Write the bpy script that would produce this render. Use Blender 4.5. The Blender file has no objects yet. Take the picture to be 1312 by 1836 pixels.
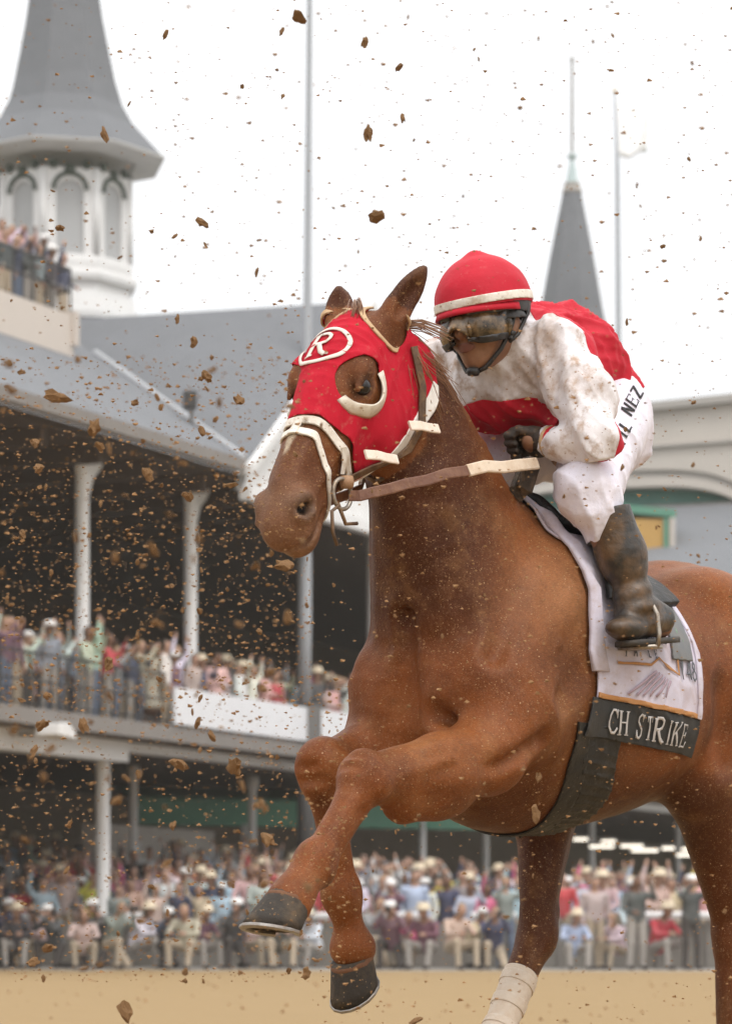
import bpy, bmesh, math, random
import numpy as np
from mathutils import Vector, Matrix
from mathutils.bvhtree import BVHTree

# ------------------------------------------------------------------ camera, sky, sun, exposure
SC = bpy.context.scene
COL = SC.collection
FPX, HOR, CAMH = 5600.0, 1690.0, 0.5          # focal length in photo pixels, horizon row, eye height
cam_d = bpy.data.cameras.new('camera')
cam = bpy.data.objects.new('camera', cam_d)
COL.objects.link(cam)
SC.camera = cam
cam.location = (0, 0, CAMH)
cam.rotation_euler = (math.radians(90), 0, 0)
cam_d.sensor_fit = 'VERTICAL'
cam_d.sensor_height = 36.0
cam_d.sensor_width = 36.0
cam_d.lens = 36.0 * FPX / 1836.0
cam_d.shift_y = (HOR - 918.0) / 1836.0
cam_d.clip_end = 2000
cam_d.dof.use_dof = True
cam_d.dof.focus_distance = 7.6
cam_d.dof.aperture_fstop = 6.3

world = bpy.data.worlds.new('World')
SC.world = world
world.use_nodes = True
wn, wl = world.node_tree.nodes, world.node_tree.links
wn.clear()
SUN_EL, SUN_AZ = math.radians(58), math.radians(150)   # high, behind the camera's right shoulder, veiled by cloud
sky = wn.new('ShaderNodeTexSky')
sky.sky_type = 'NISHITA'
sky.sun_disc = False
sky.sun_elevation = SUN_EL
sky.sun_rotation = SUN_AZ
sky.air_density = 1.0
sky.dust_density = 4.0
hs = wn.new('ShaderNodeHueSaturation')
hs.inputs['Saturation'].default_value = 0.15
wl.new(sky.outputs[0], hs.inputs['Color'])
bg1 = wn.new('ShaderNodeBackground')
bg1.inputs[1].default_value = 0.05
wl.new(hs.outputs[0], bg1.inputs[0])
bg2 = wn.new('ShaderNodeBackground')            # the even white cloud deck
tc = wn.new('ShaderNodeTexCoord')
nz = wn.new('ShaderNodeTexNoise')
nz.inputs['Scale'].default_value = 2.2
nz.inputs['Detail'].default_value = 3
wl.new(tc.outputs['Generated'], nz.inputs['Vector'])
cr = wn.new('ShaderNodeValToRGB')
cr.color_ramp.elements[0].position = 0.3
cr.color_ramp.elements[0].color = (0.93, 0.945, 0.965, 1)
cr.color_ramp.elements[1].position = 0.7
cr.color_ramp.elements[1].color = (1.0, 1.0, 1.0, 1)
wl.new(nz.outputs['Fac'], cr.inputs[0])
wl.new(cr.outputs[0], bg2.inputs[0])
# an overcast sky is brightest overhead and falls off evenly to the horizon
sx = wn.new('ShaderNodeSeparateXYZ')
wl.new(tc.outputs['Generated'], sx.inputs[0])
mr = wn.new('ShaderNodeMapRange')
mr.inputs['From Min'].default_value = 0.0
mr.inputs['From Max'].default_value = 1.0
mr.inputs['To Min'].default_value = 0.70
mr.inputs['To Max'].default_value = 2.05
wl.new(sx.outputs['Z'], mr.inputs['Value'])
wl.new(mr.outputs[0], bg2.inputs[1])
ad = wn.new('ShaderNodeAddShader')
wo = wn.new('ShaderNodeOutputWorld')
wl.new(bg1.outputs[0], ad.inputs[0])
wl.new(bg2.outputs[0], ad.inputs[1])
wl.new(ad.outputs[0], wo.inputs[0])

sun_d = bpy.data.lights.new('sun', 'SUN')
sun_d.energy = 1.2
sun_d.angle = math.radians(14)
sun_d.color = (1.0, 0.96, 0.9)
sun = bpy.data.objects.new('sun', sun_d)
COL.objects.link(sun)
_sd = Vector((math.sin(SUN_AZ) * math.cos(SUN_EL), math.cos(SUN_AZ) * math.cos(SUN_EL), math.sin(SUN_EL)))
sun.rotation_euler = _sd.to_track_quat('Z', 'Y').to_euler()

SC.view_settings.view_transform = 'Standard'
SC.view_settings.look = 'None'
SC.view_settings.exposure = 0.0
SC.view_settings.gamma = 1.0
SC.view_settings.use_curve_mapping = False
SC.render.engine = 'CYCLES'
SC.cycles.use_denoising = True
SC.cycles.max_bounces = 5
SC.cycles.use_adaptive_sampling = True
SC.cycles.adaptive_threshold = 0.02
SC.cycles.transparent_max_bounces = 8
# ------------------------------------------------------------------ helpers
rng = np.random.default_rng(7)
random.seed(7)

def at(u, v, Y):
    """a point of the place at depth Y that the photograph shows at pixel (u, v)"""
    return Vector(((u - 656.0) / FPX * Y, Y, CAMH + (HOR - v) / FPX * Y))

def tag(o, label=None, cat=None, group=None, kind=None):
    if label: o['label'] = label
    if cat: o['category'] = cat
    if group: o['group'] = group
    if kind: o['kind'] = kind
    return o

def empty(name, loc=(0, 0, 0), rz=0.0, parent=None):
    o = bpy.data.objects.new(name, None)
    o.empty_display_size = 0.2
    COL.objects.link(o)
    o.location = loc
    o.rotation_euler = (0, 0, rz)
    if parent: o.parent = parent
    return o

def link(name, me, mats=None, parent=None, loc=None):
    o = bpy.data.objects.new(name, me)
    COL.objects.link(o)
    if mats is not None and len(me.materials) == 0:
        for m in (mats if isinstance(mats, (list, tuple)) else [mats]):
            me.materials.append(m)
    if parent: o.parent = parent
    if loc is not None: o.location = loc
    return o

def mesh_np(name, V, F, smooth=True, midx=None):
    """V (n,3) array, F (m,3|4) array or list of index lists"""
    me = bpy.data.meshes.new(name)
    V = np.asarray(V, dtype=np.float32)
    if isinstance(F, np.ndarray):
        k = F.shape[1]
        me.vertices.add(len(V))
        me.vertices.foreach_set('co', V.ravel())
        me.loops.add(F.size)
        me.loops.foreach_set('vertex_index', F.astype(np.int32).ravel())
        me.polygons.add(len(F))
        me.polygons.foreach_set('loop_start', (np.arange(len(F)) * k).astype(np.int32))
    else:
        me.from_pydata([tuple(float(c) for c in v) for v in V], [], [list(f) for f in F])
    if midx is not None:
        me.polygons.foreach_set('material_index', np.asarray(midx, dtype=np.int32))
    if smooth:
        me.polygons.foreach_set('use_smooth', np.ones(len(me.polygons), dtype=bool))
    me.update(calc_edges=True)
    me.validate()
    return me

class MB:
    """collects boxes, bars, tubes and sheets into one mesh"""
    def __init__(s): s.v = []; s.f = []; s.m = []
    def add(s, V, F, m=0):
        b = len(s.v)
        s.v += [tuple(p) for p in V]
        s.f += [[i + b for i in f] for f in F]
        s.m += [m] * len(F)
        return s
    def box(s, lo, hi, m=0):
        x0, y0, z0 = lo; x1, y1, z1 = hi
        return s.add([(x0,y0,z0),(x1,y0,z0),(x1,y1,z0),(x0,y1,z0),(x0,y0,z1),(x1,y0,z1),(x1,y1,z1),(x0,y1,z1)],
                     [(0,3,2,1),(4,5,6,7),(0,1,5,4),(1,2,6,5),(2,3,7,6),(3,0,4,7)], m)
    def obox(s, o, ax, ay, az, m=0):
        o, ax, ay, az = Vector(o), Vector(ax), Vector(ay), Vector(az)
        P = [o, o+ax, o+ax+ay, o+ay, o+az, o+ax+az, o+ax+ay+az, o+ay+az]
        F = [(0,3,2,1),(4,5,6,7),(0,1,5,4),(1,2,6,5),(2,3,7,6),(3,0,4,7)]
        if ax.cross(ay).dot(az) < 0: F = [f[::-1] for f in F]
        return s.add(P, F, m)
    def prism(s, pts, ext, m=0):
        """planar polygon pts swept by ext"""
        n = len(pts); ext = Vector(ext)
        P = [Vector(p) for p in pts] + [Vector(p) + ext for p in pts]
        F = [list(range(n))[::-1], list(range(n, 2*n))] + [(i, (i+1) % n, n+(i+1) % n, n+i) for i in range(n)]
        return s.add(P, F, m)
    def rings(s, R, cap=True, m=0, closed=True):
        n = len(R[0]); P = [p for r in R for p in r]; F = []
        for j in range(len(R)-1):
            for i in range(n if closed else n-1):
                a = j*n+i; b = j*n+(i+1) % n
                F.append((a, b, b+n, a+n))
        if cap:
            F.append(list(range(n))[::-1]); F.append([(len(R)-1)*n+i for i in range(n)])
        return s.add(P, F, m)
    def lathe(s, c, prof, n=16, m=0, rot=0.0, cap=True):
        R = []
        for r, z in prof:
            R.append([(c[0]+r*math.cos(rot+2*math.pi*i/n), c[1]+r*math.sin(rot+2*math.pi*i/n), c[2]+z) for i in range(n)])
        return s.rings(R, cap, m)
    def tube(s, pts, rad, n=8, m=0, flat=None, up=None):
        """swept tube; rad a number or list; flat=(w,t) turns it into a strap with 'up' giving the strap's normal per point"""
        pts = [Vector(p) for p in pts]; R = []
        prev = None
        for i, p in enumerate(pts):
            d = (pts[min(i+1, len(pts)-1)] - pts[max(i-1, 0)]).normalized()
            if up is not None:
                nn = Vector(up[i] if isinstance(up, list) else up)
            else:
                nn = prev if prev is not None else (Vector((0,0,1)) if abs(d.z) < .9 else Vector((1,0,0)))
            nn = (nn - d*nn.dot(d)).normalized(); prev = nn
            bb = d.cross(nn)
            r = rad[i] if isinstance(rad, (list, tuple)) else rad
            if flat:
                w, t = flat; w, t = w/2, t/2
                R.append([p+bb*w*a+nn*t*b for a, b in ((1,-.6),(1,.6),(.8,1),(-.8,1),(-1,.6),(-1,-.6),(-.8,-1),(.8,-1))])
            else:
                R.append([p+(bb*math.cos(2*math.pi*k/n)+nn*math.sin(2*math.pi*k/n))*r for k in range(n)])
        return s.rings(R, True, m)
    def build(s, name, mats, parent=None, smooth=False, loc=None, bevel=0.0):
        me = bpy.data.meshes.new(name)
        me.from_pydata([tuple(v) for v in s.v], [], s.f)
        me.polygons.foreach_set('material_index', np.array(s.m, dtype=np.int32))
        bm = bmesh.new(); bm.from_mesh(me)
        bmesh.ops.recalc_face_normals(bm, faces=bm.faces)
        bm.to_mesh(me); bm.free()
        if smooth: me.polygons.foreach_set('use_smooth', np.ones(len(me.polygons), dtype=bool))
        me.update()
        o = link(name, me, mats, parent, loc)
        if bevel:
            b = o.modifiers.new('bevel', 'BEVEL'); b.width = bevel; b.segments = 2; b.limit_method = 'ANGLE'
        return o

# ------------------------------------------------------------------ implicit bodies, meshed by surface nets
def _dot(p, w): return p[0]*w[0] + p[1]*w[1] + p[2]*w[2]

def d_cone(a, b, ra, rb, squash=None):
    a = np.array(a, float); b = np.array(b, float)
    ab = b - a; L2 = max(ab @ ab, 1e-9)
    def fn(x, y, z):
        q = [x-a[0], y-a[1], z-a[2]]
        t = np.clip(_dot(q, ab)/L2, 0, 1)
        q = [q[i]-t*ab[i] for i in range(3)]
        if squash is not None:
            w, sc = squash; e = _dot(q, w)*(1/sc-1)
            q = [q[i]+e*w[i] for i in range(3)]
        return np.sqrt(q[0]**2+q[1]**2+q[2]**2) - (ra+(rb-ra)*t)
    m = max(ra, rb)*max(1.0, squash[1] if squash else 1.0)
    return fn, np.minimum(a, b)-m, np.maximum(a, b)+m

def basis(axis, hint=(0, 0, 1)):
    a = np.array(axis, float); a /= np.linalg.norm(a)
    h = np.array(hint, float); c = np.cross(h, a); c /= np.linalg.norm(c)
    return np.array([a, c, np.cross(a, c)])          # rows: axis, side, up

def d_ell(c, r, B=None):
    c = np.array(c, float); r = np.array(r, float)
    B = np.eye(3) if B is None else np.array(B, float)
    def fn(x, y, z):
        q = [x-c[0], y-c[1], z-c[2]]
        l = [_dot(q, B[i]) for i in range(3)]
        k0 = np.sqrt(sum((l[i]/r[i])**2 for i in range(3)))
        k1 = np.sqrt(sum((l[i]/r[i]**2)**2 for i in range(3)))+1e-6
        return k0*(k0-1)/k1
    m = np.sqrt((B**2 * (r**2)[:, None]).sum(0))
    return fn, c-m, c+m

def _pchip(xs, ys, n=200):
    xs = np.array(xs, float); ys = np.array(ys, float)
    m = np.gradient(ys, xs)
    X = np.linspace(xs[0], xs[-1], n); i = np.clip(np.searchsorted(xs, X)-1, 0, len(xs)-2)
    h = xs[i+1]-xs[i]; t = (X-xs[i])/h
    return X, ((2*t**3-3*t**2+1)*ys[i]+(t**3-2*t**2+t)*h*m[i]+(-2*t**3+3*t**2)*ys[i+1]+(t**3-t**2)*h*m[i+1])

def d_loft(o, axis, nrm, st, ex=2.0):
    """st rows: s, n_low, n_high, half-width ; ex = superellipse exponent"""
    o = np.array(o, float); ax = np.array(axis, float); ax /= np.linalg.norm(ax)
    nr = np.array(nrm, float); nr -= ax*(nr @ ax); nr /= np.linalg.norm(nr)
    la = np.cross(nr, ax); st = np.array(st, float)
    T, lo = _pchip(st[:, 0], st[:, 1]); _, hi = _pchip(st[:, 0], st[:, 2]); _, w = _pchip(st[:, 0], st[:, 3])
    s0, s1 = st[0, 0], st[-1, 0]
    def fn(x, y, z):
        q = [x-o[0], y-o[1], z-o[2]]
        s = _dot(q, ax); n = _dot(q, nr); l = _dot(q, la)
        a = np.interp(s, T, lo); b = np.interp(s, T, hi); ww = np.interp(s, T, w)
        h = (b-a)/2; c = (a+b)/2
        k = (np.abs(l/ww)**ex + np.abs((n-c)/h)**ex)**(1/ex)
        d = (k-1)*np.minimum(ww, h)
        return np.maximum(d, np.maximum(s-s1, s0-s))
    cs = []
    for s in (s0, s1):
        for n in (st[:, 1].min(), st[:, 2].max()):
            for l in (-st[:, 3].max(), st[:, 3].max()):
                cs.append(o+ax*s+nr*n+la*l)
    cs = np.array(cs)
    return fn, cs.min(0), cs.max(0)

class Field:
    def __init__(s, lo, hi, vox):
        s.lo = np.array(lo, float); s.vox = vox
        n = np.ceil((np.array(hi)-s.lo)/vox).astype(int)+1
        s.ax = [(s.lo[i]+vox*np.arange(n[i])).astype(np.float32) for i in range(3)]
        s.D = np.ones(n, np.float32)
    def _sl(s, lo, hi, m):
        r = []
        for i in range(3):
            a = int(np.floor((lo[i]-m-s.lo[i])/s.vox)); b = int(np.ceil((hi[i]+m-s.lo[i])/s.vox))+1
            r.append(slice(max(a, 0), max(min(b, s.D.shape[i]), 0)))
        return tuple(r)
    def _ev(s, prim, k):
        fn, lo, hi = prim
        sl = s._sl(lo, hi, k+3*s.vox)
        x = s.ax[0][sl[0]][:, None, None]; y = s.ax[1][sl[1]][None, :, None]; z = s.ax[2][sl[2]][None, None, :]
        if 0 in (x.size, y.size, z.size): return None, None
        return sl, fn(x, y, z).astype(np.float32)
    def add(s, prim, k=0.03):
        sl, d = s._ev(prim, k)
        if sl is None: return s
        a = s.D[sl]; h = np.clip(k-np.abs(a-d), 0, None)/k
        s.D[sl] = np.minimum(a, d)-h*h*k*.25
        return s
    def sub(s, prim, k=0.01):
        sl, d = s._ev(prim, k)
        if sl is None: return s
        a = s.D[sl]; d = -d; h = np.clip(k-np.abs(a-d), 0, None)/k
        s.D[sl] = np.maximum(a, d)+h*h*k*.25
        return s
    def mesh(s):
        D = s.D; n = D.shape
        ins = D < 0
        cnt = np.zeros(tuple(k-1 for k in n), np.int8)
        offs = [(i, j, k) for i in (0, 1) for j in (0, 1) for k in (0, 1)]
        for i, j, k in offs:
            cnt += ins[i:n[0]-1+i, j:n[1]-1+j, k:n[2]-1+k]
        act = (cnt > 0) & (cnt < 8)
        I = np.argwhere(act)
        idx = np.full(act.shape, -1, np.int32); idx[act] = np.arange(len(I))
        acc = np.zeros((len(I), 3)); num = np.zeros(len(I))
        for a in offs:
            for d in range(3):
                if a[d]: continue
                b = list(a); b[d] = 1
                da = D[I[:, 0]+a[0], I[:, 1]+a[1], I[:, 2]+a[2]]; db = D[I[:, 0]+b[0], I[:, 1]+b[1], I[:, 2]+b[2]]
                m = (da < 0) != (db < 0)
                t = np.where(m, da/np.where(m, da-db, 1), 0)
                p = np.tile(np.array(a, float), (len(I), 1)); p[:, d] += t
                acc += p*m[:, None]; num += m
        V = s.lo+(I+acc/num[:, None])*s.vox
        F = []
        for d in range(3):
            e1, e2 = [(1, 2), (2, 0), (0, 1)][d]
            sh = [slice(None)]*3; sh2 = [slice(None)]*3
            sh[d] = slice(0, n[d]-1); sh2[d] = slice(1, n[d])
            A = ins[tuple(sh)]; B = ins[tuple(sh2)]
            E = np.argwhere(A != B)
            E = E[(E[:, e1] > 0) & (E[:, e2] > 0) & (E[:, e1] < n[e1]-1) & (E[:, e2] < n[e2]-1)]
            flip = B[tuple(E.T)]
            q = []
            for o1, o2 in ((-1, -1), (0, -1), (0, 0), (-1, 0)):
                c = E.copy(); c[:, e1] += o1; c[:, e2] += o2
                q.append(idx[tuple(c.T)])
            q = np.stack(q, 1); q[flip] = q[flip][:, ::-1]
            F.append(q)
        F = np.concatenate(F)
        return V, F[(F >= 0).all(1)]

def vnormals(V, F):
    N = np.zeros_like(V)
    a = V[F[:, 2]]-V[F[:, 0]]; b = V[F[:, -1]]-V[F[:, 1]]
    c = np.cross(a, b) if F.shape[1] == 4 else np.cross(V[F[:, 1]]-V[F[:, 0]], a)
    for i in range(F.shape[1]): np.add.at(N, F[:, i], c)
    return N/(np.linalg.norm(N, axis=1, keepdims=True)+1e-12)

def relax(V, F, it=2, lam=.5):
    E = np.unique(np.sort(np.concatenate([F[:, [i, (i+1) % F.shape[1]]] for i in range(F.shape[1])]), 1), axis=0)
    for k in range(it):
        S = np.zeros_like(V); c = np.zeros(len(V))
        for a, b in ((0, 1), (1, 0)):
            np.add.at(S, E[:, a], V[E[:, b]]); np.add.at(c, E[:, a], 1)
        V = V+lam*(S/c[:, None]-V)
    return V

def tris(F):
    return F if F.shape[1] == 3 else np.concatenate([F[:, [0, 1, 2]], F[:, [0, 2, 3]]])

def clip(V, N, T, g):
    """keep the part of the triangles where g(V)<0, cut exactly along g=0"""
    G = g(V); s = G < 0; c = s[T].sum(1)
    keep = [T[c == 3]]
    cI, cJ, cache, out = [], [], {}, []
    nv = len(V)
    def cut(i, j):
        key = (i, j) if i < j else (j, i)
        k = cache.get(key)
        if k is None:
            k = cache[key] = nv+len(cI); cI.append(i); cJ.append(j)
        return k
    for t in T[(c == 1) | (c == 2)].tolist():
        poly = []
        for k in range(3):
            i, j = t[k], t[(k+1) % 3]
            if s[i]: poly.append(i)
            if s[i] != s[j]: poly.append(cut(i, j))
        for k in range(1, len(poly)-1): out.append((poly[0], poly[k], poly[k+1]))
    if cI:
        I, J = np.array(cI), np.array(cJ); t = (G[I]/(G[I]-G[J]))[:, None]
        V = np.concatenate([V, V[I]+t*(V[J]-V[I])]); N = np.concatenate([N, N[I]+t*(N[J]-N[I])])
        keep.append(np.array(out, dtype=np.int64))
    return V, N, np.concatenate(keep).reshape(-1, 3)

def patch(name, V, N, T, gs, off, mats, parent=None, thick=0.004, smooth=True, wob=None, iters=0):
    """a garment or strap: the part of a body's surface where every g<0, lifted by off and given a thickness"""
    for g in gs:                                   # drop what is wholly outside first
        T = T[(g(V) < 0)[T].any(1)]
        u, inv = np.unique(T.ravel(), return_inverse=True); V, N, T = V[u], N[u], inv.reshape(-1, 3)
    for g in gs: V, N, T = clip(V, N, T, g)
    if not len(T): raise ValueError('empty patch '+name)
    u, inv = np.unique(T.ravel(), return_inverse=True)
    V, N, T = V[u], N[u], inv.reshape(-1, 3)
    N = N/(np.linalg.norm(N, axis=1, keepdims=True)+1e-9)
    o_ = off if wob is None else (off+wob(V))[:, None]
    W = V+N*o_
    a = W[T[:, 1]]-W[T[:, 0]]; b = W[T[:, 2]]-W[T[:, 0]]
    T = T[np.linalg.norm(np.cross(a, b), axis=1) > 1e-10]
    me = mesh_np(name, W, T, smooth)
    o = link(name, me, mats, parent)
    if thick:
        m = o.modifiers.new('thickness', 'SOLIDIFY'); m.thickness = thick; m.offset = -1
    return o

def snoise(P, f, seed=0, oct=2):
    """cheap smooth noise in [-1,1] from sums of sines"""
    r = np.random.default_rng(seed); out = np.zeros(len(P)); amp = 1; tot = 0
    for o in range(oct):
        for k in range(4):
            w = r.normal(size=3)*f; out += amp*np.sin(P @ w+r.uniform(0, 6.28)); tot += amp*.7
        f *= 2.1; amp *= .5
    return out/tot

def folds(V, seed, wl, amp, n=3):
    """sharp-crested cloth folds: a few warped wave trains, each fading in and out over the garment"""
    r = np.random.default_rng(seed); out = np.zeros(len(V))
    for k in range(n):
        d = r.normal(size=3); d /= np.linalg.norm(d); w = 6.283/(wl*r.uniform(.75, 1.35))*.5
        ph = V @ d*w+1.8*snoise(V, 9, seed+k)
        m = np.clip(snoise(V, 7, seed+20+k)*1.6+.35, 0, 1)
        out += amp*m*((1-np.abs(np.sin(ph)))**2-.25)
    return out

# ------------------------------------------------------------------ materials
def mat(name, col, rough=.6, metal=0.0, spec=.5, streak=None, noise=None, bump=None, attr=None, objcol=False, sheen=0.0, speck=None, emit=None, coat=0.0):
    """noise=(scale, amount, colour2[, contrast lo, hi]); list of such allowed; bump=(scale, strength[, distance]); speck=(scale, threshold, colour)"""
    m = bpy.data.materials.new(name); m.use_nodes = True
    nt = m.node_tree; n, l = nt.nodes, nt.links
    b = n['Principled BSDF']
    b.inputs['Roughness'].default_value = rough
    b.inputs['Metallic'].default_value = metal
    b.inputs['Specular IOR Level'].default_value = spec
    if sheen:
        b.inputs['Sheen Weight'].default_value = sheen; b.inputs['Sheen Roughness'].default_value = .4
    if coat:
        b.inputs['Coat Weight'].default_value = coat; b.inputs['Coat Roughness'].default_value = .15
    tc = n.new('ShaderNodeTexCoord')
    if attr:
        a = n.new('ShaderNodeAttribute'); a.attribute_name = attr; cur = a.outputs['Color']
    elif objcol:
        a = n.new('ShaderNodeObjectInfo'); cur = a.outputs['Color']
    else:
        a = n.new('ShaderNodeRGB'); a.outputs[0].default_value = (*col, 1); cur = a.outputs[0]
    for nn in ([] if noise is None else (noise if isinstance(noise, list) else [noise])):
        t = n.new('ShaderNodeTexNoise'); t.inputs['Scale'].default_value = nn[0]; t.inputs['Detail'].default_value = 6
        t.inputs['Roughness'].default_value = .65
        l.new(tc.outputs['Object'], t.inputs['Vector'])
        r = n.new('ShaderNodeValToRGB')
        lo, hi = (nn[3], nn[4]) if len(nn) > 4 else (.35, .7)
        r.color_ramp.elements[0].position = lo; r.color_ramp.elements[1].position = hi
        r.color_ramp.elements[0].color = (0, 0, 0, 1); r.color_ramp.elements[1].color = (nn[1],)*3+(1,)
        l.new(t.outputs['Fac'], r.inputs[0])
        x = n.new('ShaderNodeMix'); x.data_type = 'RGBA'
        l.new(r.outputs[0], x.inputs[0]); l.new(cur, x.inputs[6]); x.inputs[7].default_value = (*nn[2], 1)
        cur = x.outputs[2]
    if streak:                                     # fine hair lying along the body
        mp = n.new('ShaderNodeMapping'); mp.inputs['Scale'].default_value = streak[0]; mp.inputs['Rotation'].default_value = (0, .5, 0)
        l.new(tc.outputs['Object'], mp.inputs['Vector'])
        t = n.new('ShaderNodeTexNoise'); t.inputs['Scale'].default_value = 1.0; t.inputs['Detail'].default_value = 4; t.inputs['Roughness'].default_value = .7
        l.new(mp.outputs[0], t.inputs['Vector'])
        r = n.new('ShaderNodeValToRGB'); r.color_ramp.elements[0].position = .35; r.color_ramp.elements[1].position = .68
        r.color_ramp.elements[0].color = (streak[1],)*3+(1,); r.color_ramp.elements[1].color = (streak[2],)*3+(1,)
        l.new(t.outputs['Fac'], r.inputs[0])
        x = n.new('ShaderNodeMix'); x.data_type = 'RGBA'; x.blend_type = 'MULTIPLY'; x.inputs[0].default_value = 1.0
        l.new(cur, x.inputs[6]); l.new(r.outputs[0], x.inputs[7]); cur = x.outputs[2]
    for sp in ([] if speck is None else (speck if isinstance(speck, list) else [speck])):
        v = n.new('ShaderNodeTexVoronoi'); v.inputs['Scale'].default_value = sp[0]
        l.new(tc.outputs['Object'], v.inputs['Vector'])
        t2 = n.new('ShaderNodeTexNoise'); t2.inputs['Scale'].default_value = sp[0]*.13
        l.new(tc.outputs['Object'], t2.inputs['Vector'])
        mu = n.new('ShaderNodeMath'); mu.operation = 'MULTIPLY'; l.new(t2.outputs['Fac'], mu.inputs[0]); mu.inputs[1].default_value = sp[1]*2
        lt = n.new('ShaderNodeMath'); lt.operation = 'LESS_THAN'
        l.new(v.outputs['Distance'], lt.inputs[0]); l.new(mu.outputs[0], lt.inputs[1])
        # only some cells carry a fleck
        sx = n.new('ShaderNodeSeparateColor'); l.new(v.outputs['Color'], sx.inputs[0])
        g2 = n.new('ShaderNodeMath'); g2.operation = 'GREATER_THAN'; l.new(sx.outputs[0], g2.inputs[0]); g2.inputs[1].default_value = sp[3] if len(sp) > 3 else .5
        m2 = n.new('ShaderNodeMath'); m2.operation = 'MULTIPLY'; l.new(lt.outputs[0], m2.inputs[0]); l.new(g2.outputs[0], m2.inputs[1])
        m3 = n.new('ShaderNodeMath'); m3.operation = 'MULTIPLY'; l.new(m2.outputs[0], m3.inputs[0]); m3.inputs[1].default_value = .85
        x = n.new('ShaderNodeMix'); x.data_type = 'RGBA'
        l.new(m3.outputs[0], x.inputs[0]); l.new(cur, x.inputs[6]); x.inputs[7].default_value = (*sp[2], 1)
        cur = x.outputs[2]
    l.new(cur, b.inputs['Base Color'])
    if bump:
        t = n.new('ShaderNodeTexNoise'); t.inputs['Scale'].default_value = bump[0]; t.inputs['Detail'].default_value = 8
        l.new(tc.outputs['Object'], t.inputs['Vector'])
        bp = n.new('ShaderNodeBump'); bp.inputs['Strength'].default_value = bump[1]
        bp.inputs['Distance'].default_value = bump[2] if len(bump) > 2 else .01
        l.new(t.outputs['Fac'], bp.inputs['Height']); l.new(bp.outputs[0], b.inputs['Normal'])
    if emit:
        b.inputs['Emission Color'].default_value = (*emit[0], 1); b.inputs['Emission Strength'].default_value = emit[1]
    return m
# ------------------------------------------------------------------ ground
M_sand = mat('track dirt', (.278, .192, .098), .95, spec=.1, noise=[(.9, .35, (.31, .217, .114)), (5, .22, (.245, .165, .082), .5, .8), (40, .2, (.21, .138, .068), .55, .8)], bump=(9, .35, .03))
M_conc = mat('concrete', (.30, .285, .265), .9, noise=[(.7, .5, (.22, .20, .18)), (8, .3, (.36, .34, .31))])
mb = MB(); mb.add([(-600, -60, -.03), (600, -60, -.03), (600, 1500, -.03), (-600, 1500, -.03)], [(0, 1, 2, 3)])
tag(mb.build('ground', mat('far ground', (.16, .17, .11), .95, noise=(.2, .4, (.2, .19, .14)))), kind='structure')
EDGE = [(-40, 62.5), (40, 48.5)]      # far edge of the track, running slightly across the view
mb = MB(); nx, ny = 80, 60; P = []; F = []
for j in range(ny+1):
    for i in range(nx+1):
        x = -40+80*i/nx; ye = EDGE[0][1]+(EDGE[1][1]-EDGE[0][1])*i/nx
        y = -6+(ye+6)*(j/ny)
        P.append((x, y, .012*math.sin(x*3.1+y*.7)*math.cos(y*1.9)+random.uniform(-.006, .006)))
for j in range(ny):
    for i in range(nx):
        a = j*(nx+1)+i; F.append((a, a+1, a+nx+2, a+nx+1))
mb.add(P, F)
tag(mb.build('track', M_sand, smooth=True), kind='structure')
ye = lambda x: EDGE[0][1]+(EDGE[1][1]-EDGE[0][1])*(x+40)/80
def floor_z(x, y): return max(0.0, (y-ye(x)-3.5)*min(.11, max(.018, .070-.0062*x)))
mb = MB()
P = []; F = []
for j in range(13):
    for i in range(41):
        x = -40+2*i; y = ye(x)-.1+j*(.3 if j == 0 else 4.2); P.append((x, y, floor_z(x, y)-.004))
for j in range(12):
    for i in range(40): a = j*41+i; F.append((a, a+1, a+42, a+41))
mb.add(P, F)
tag(mb.build('apron', M_conc), kind='structure')

# ------------------------------------------------------------------ grandstand, running away to the right
FD = Vector((.423, .906, 0)); FN = Vector((.906, -.423, 0)); FB = Vector((-6.44, 55.0, 0))
def fac(t, o, z): return FB+FD*t+FN*o+Vector((0, 0, z))
def ft(u, o=0.0):
    k = (u-656.0)/FPX
    return (k*(FB.y+FN.y*o)-(FB.x+FN.x*o))/(FD.x-FD.y*k)
def fbox(mb, t0, t1, o0, o1, z0, z1, m=0):
    return mb.obox(fac(t0, o0, z0), FD*(t1-t0), FN*(o1-o0), (0, 0, z1-z0), m)
M_shingle = mat('grey shingle roof', (.16, .166, .178), .85, noise=[(.35, .5, (.115, .118, .125)), (3.5, .45, (.115, .12, .13), .45, .7), (16, .35, (.20, .205, .215))], bump=(25, .6, .03))
M_wpaint = mat('white painted timber', (.72, .71, .70), .6, noise=[(3, .35, (.60, .58, .56))])
M_cream = mat('cream painted fascia', (.58, .51, .45), .7, noise=(2, .3, (.50, .44, .39)))
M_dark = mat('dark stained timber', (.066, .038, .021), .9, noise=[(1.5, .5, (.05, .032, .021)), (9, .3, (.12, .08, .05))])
M_grey = mat('weathered grey trim', (.20, .18, .165), .8, noise=(4, .4, (.27, .25, .23)))
M_iron = mat('dark iron railing', (.035, .032, .03), .6)
M_green = mat('dark green awning', (.11, .27, .19), .8, noise=(3, .35, (.08, .19, .14)))
M_glass = mat('dim window glass', (.42, .47, .47), .2, spec=.6)

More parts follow.
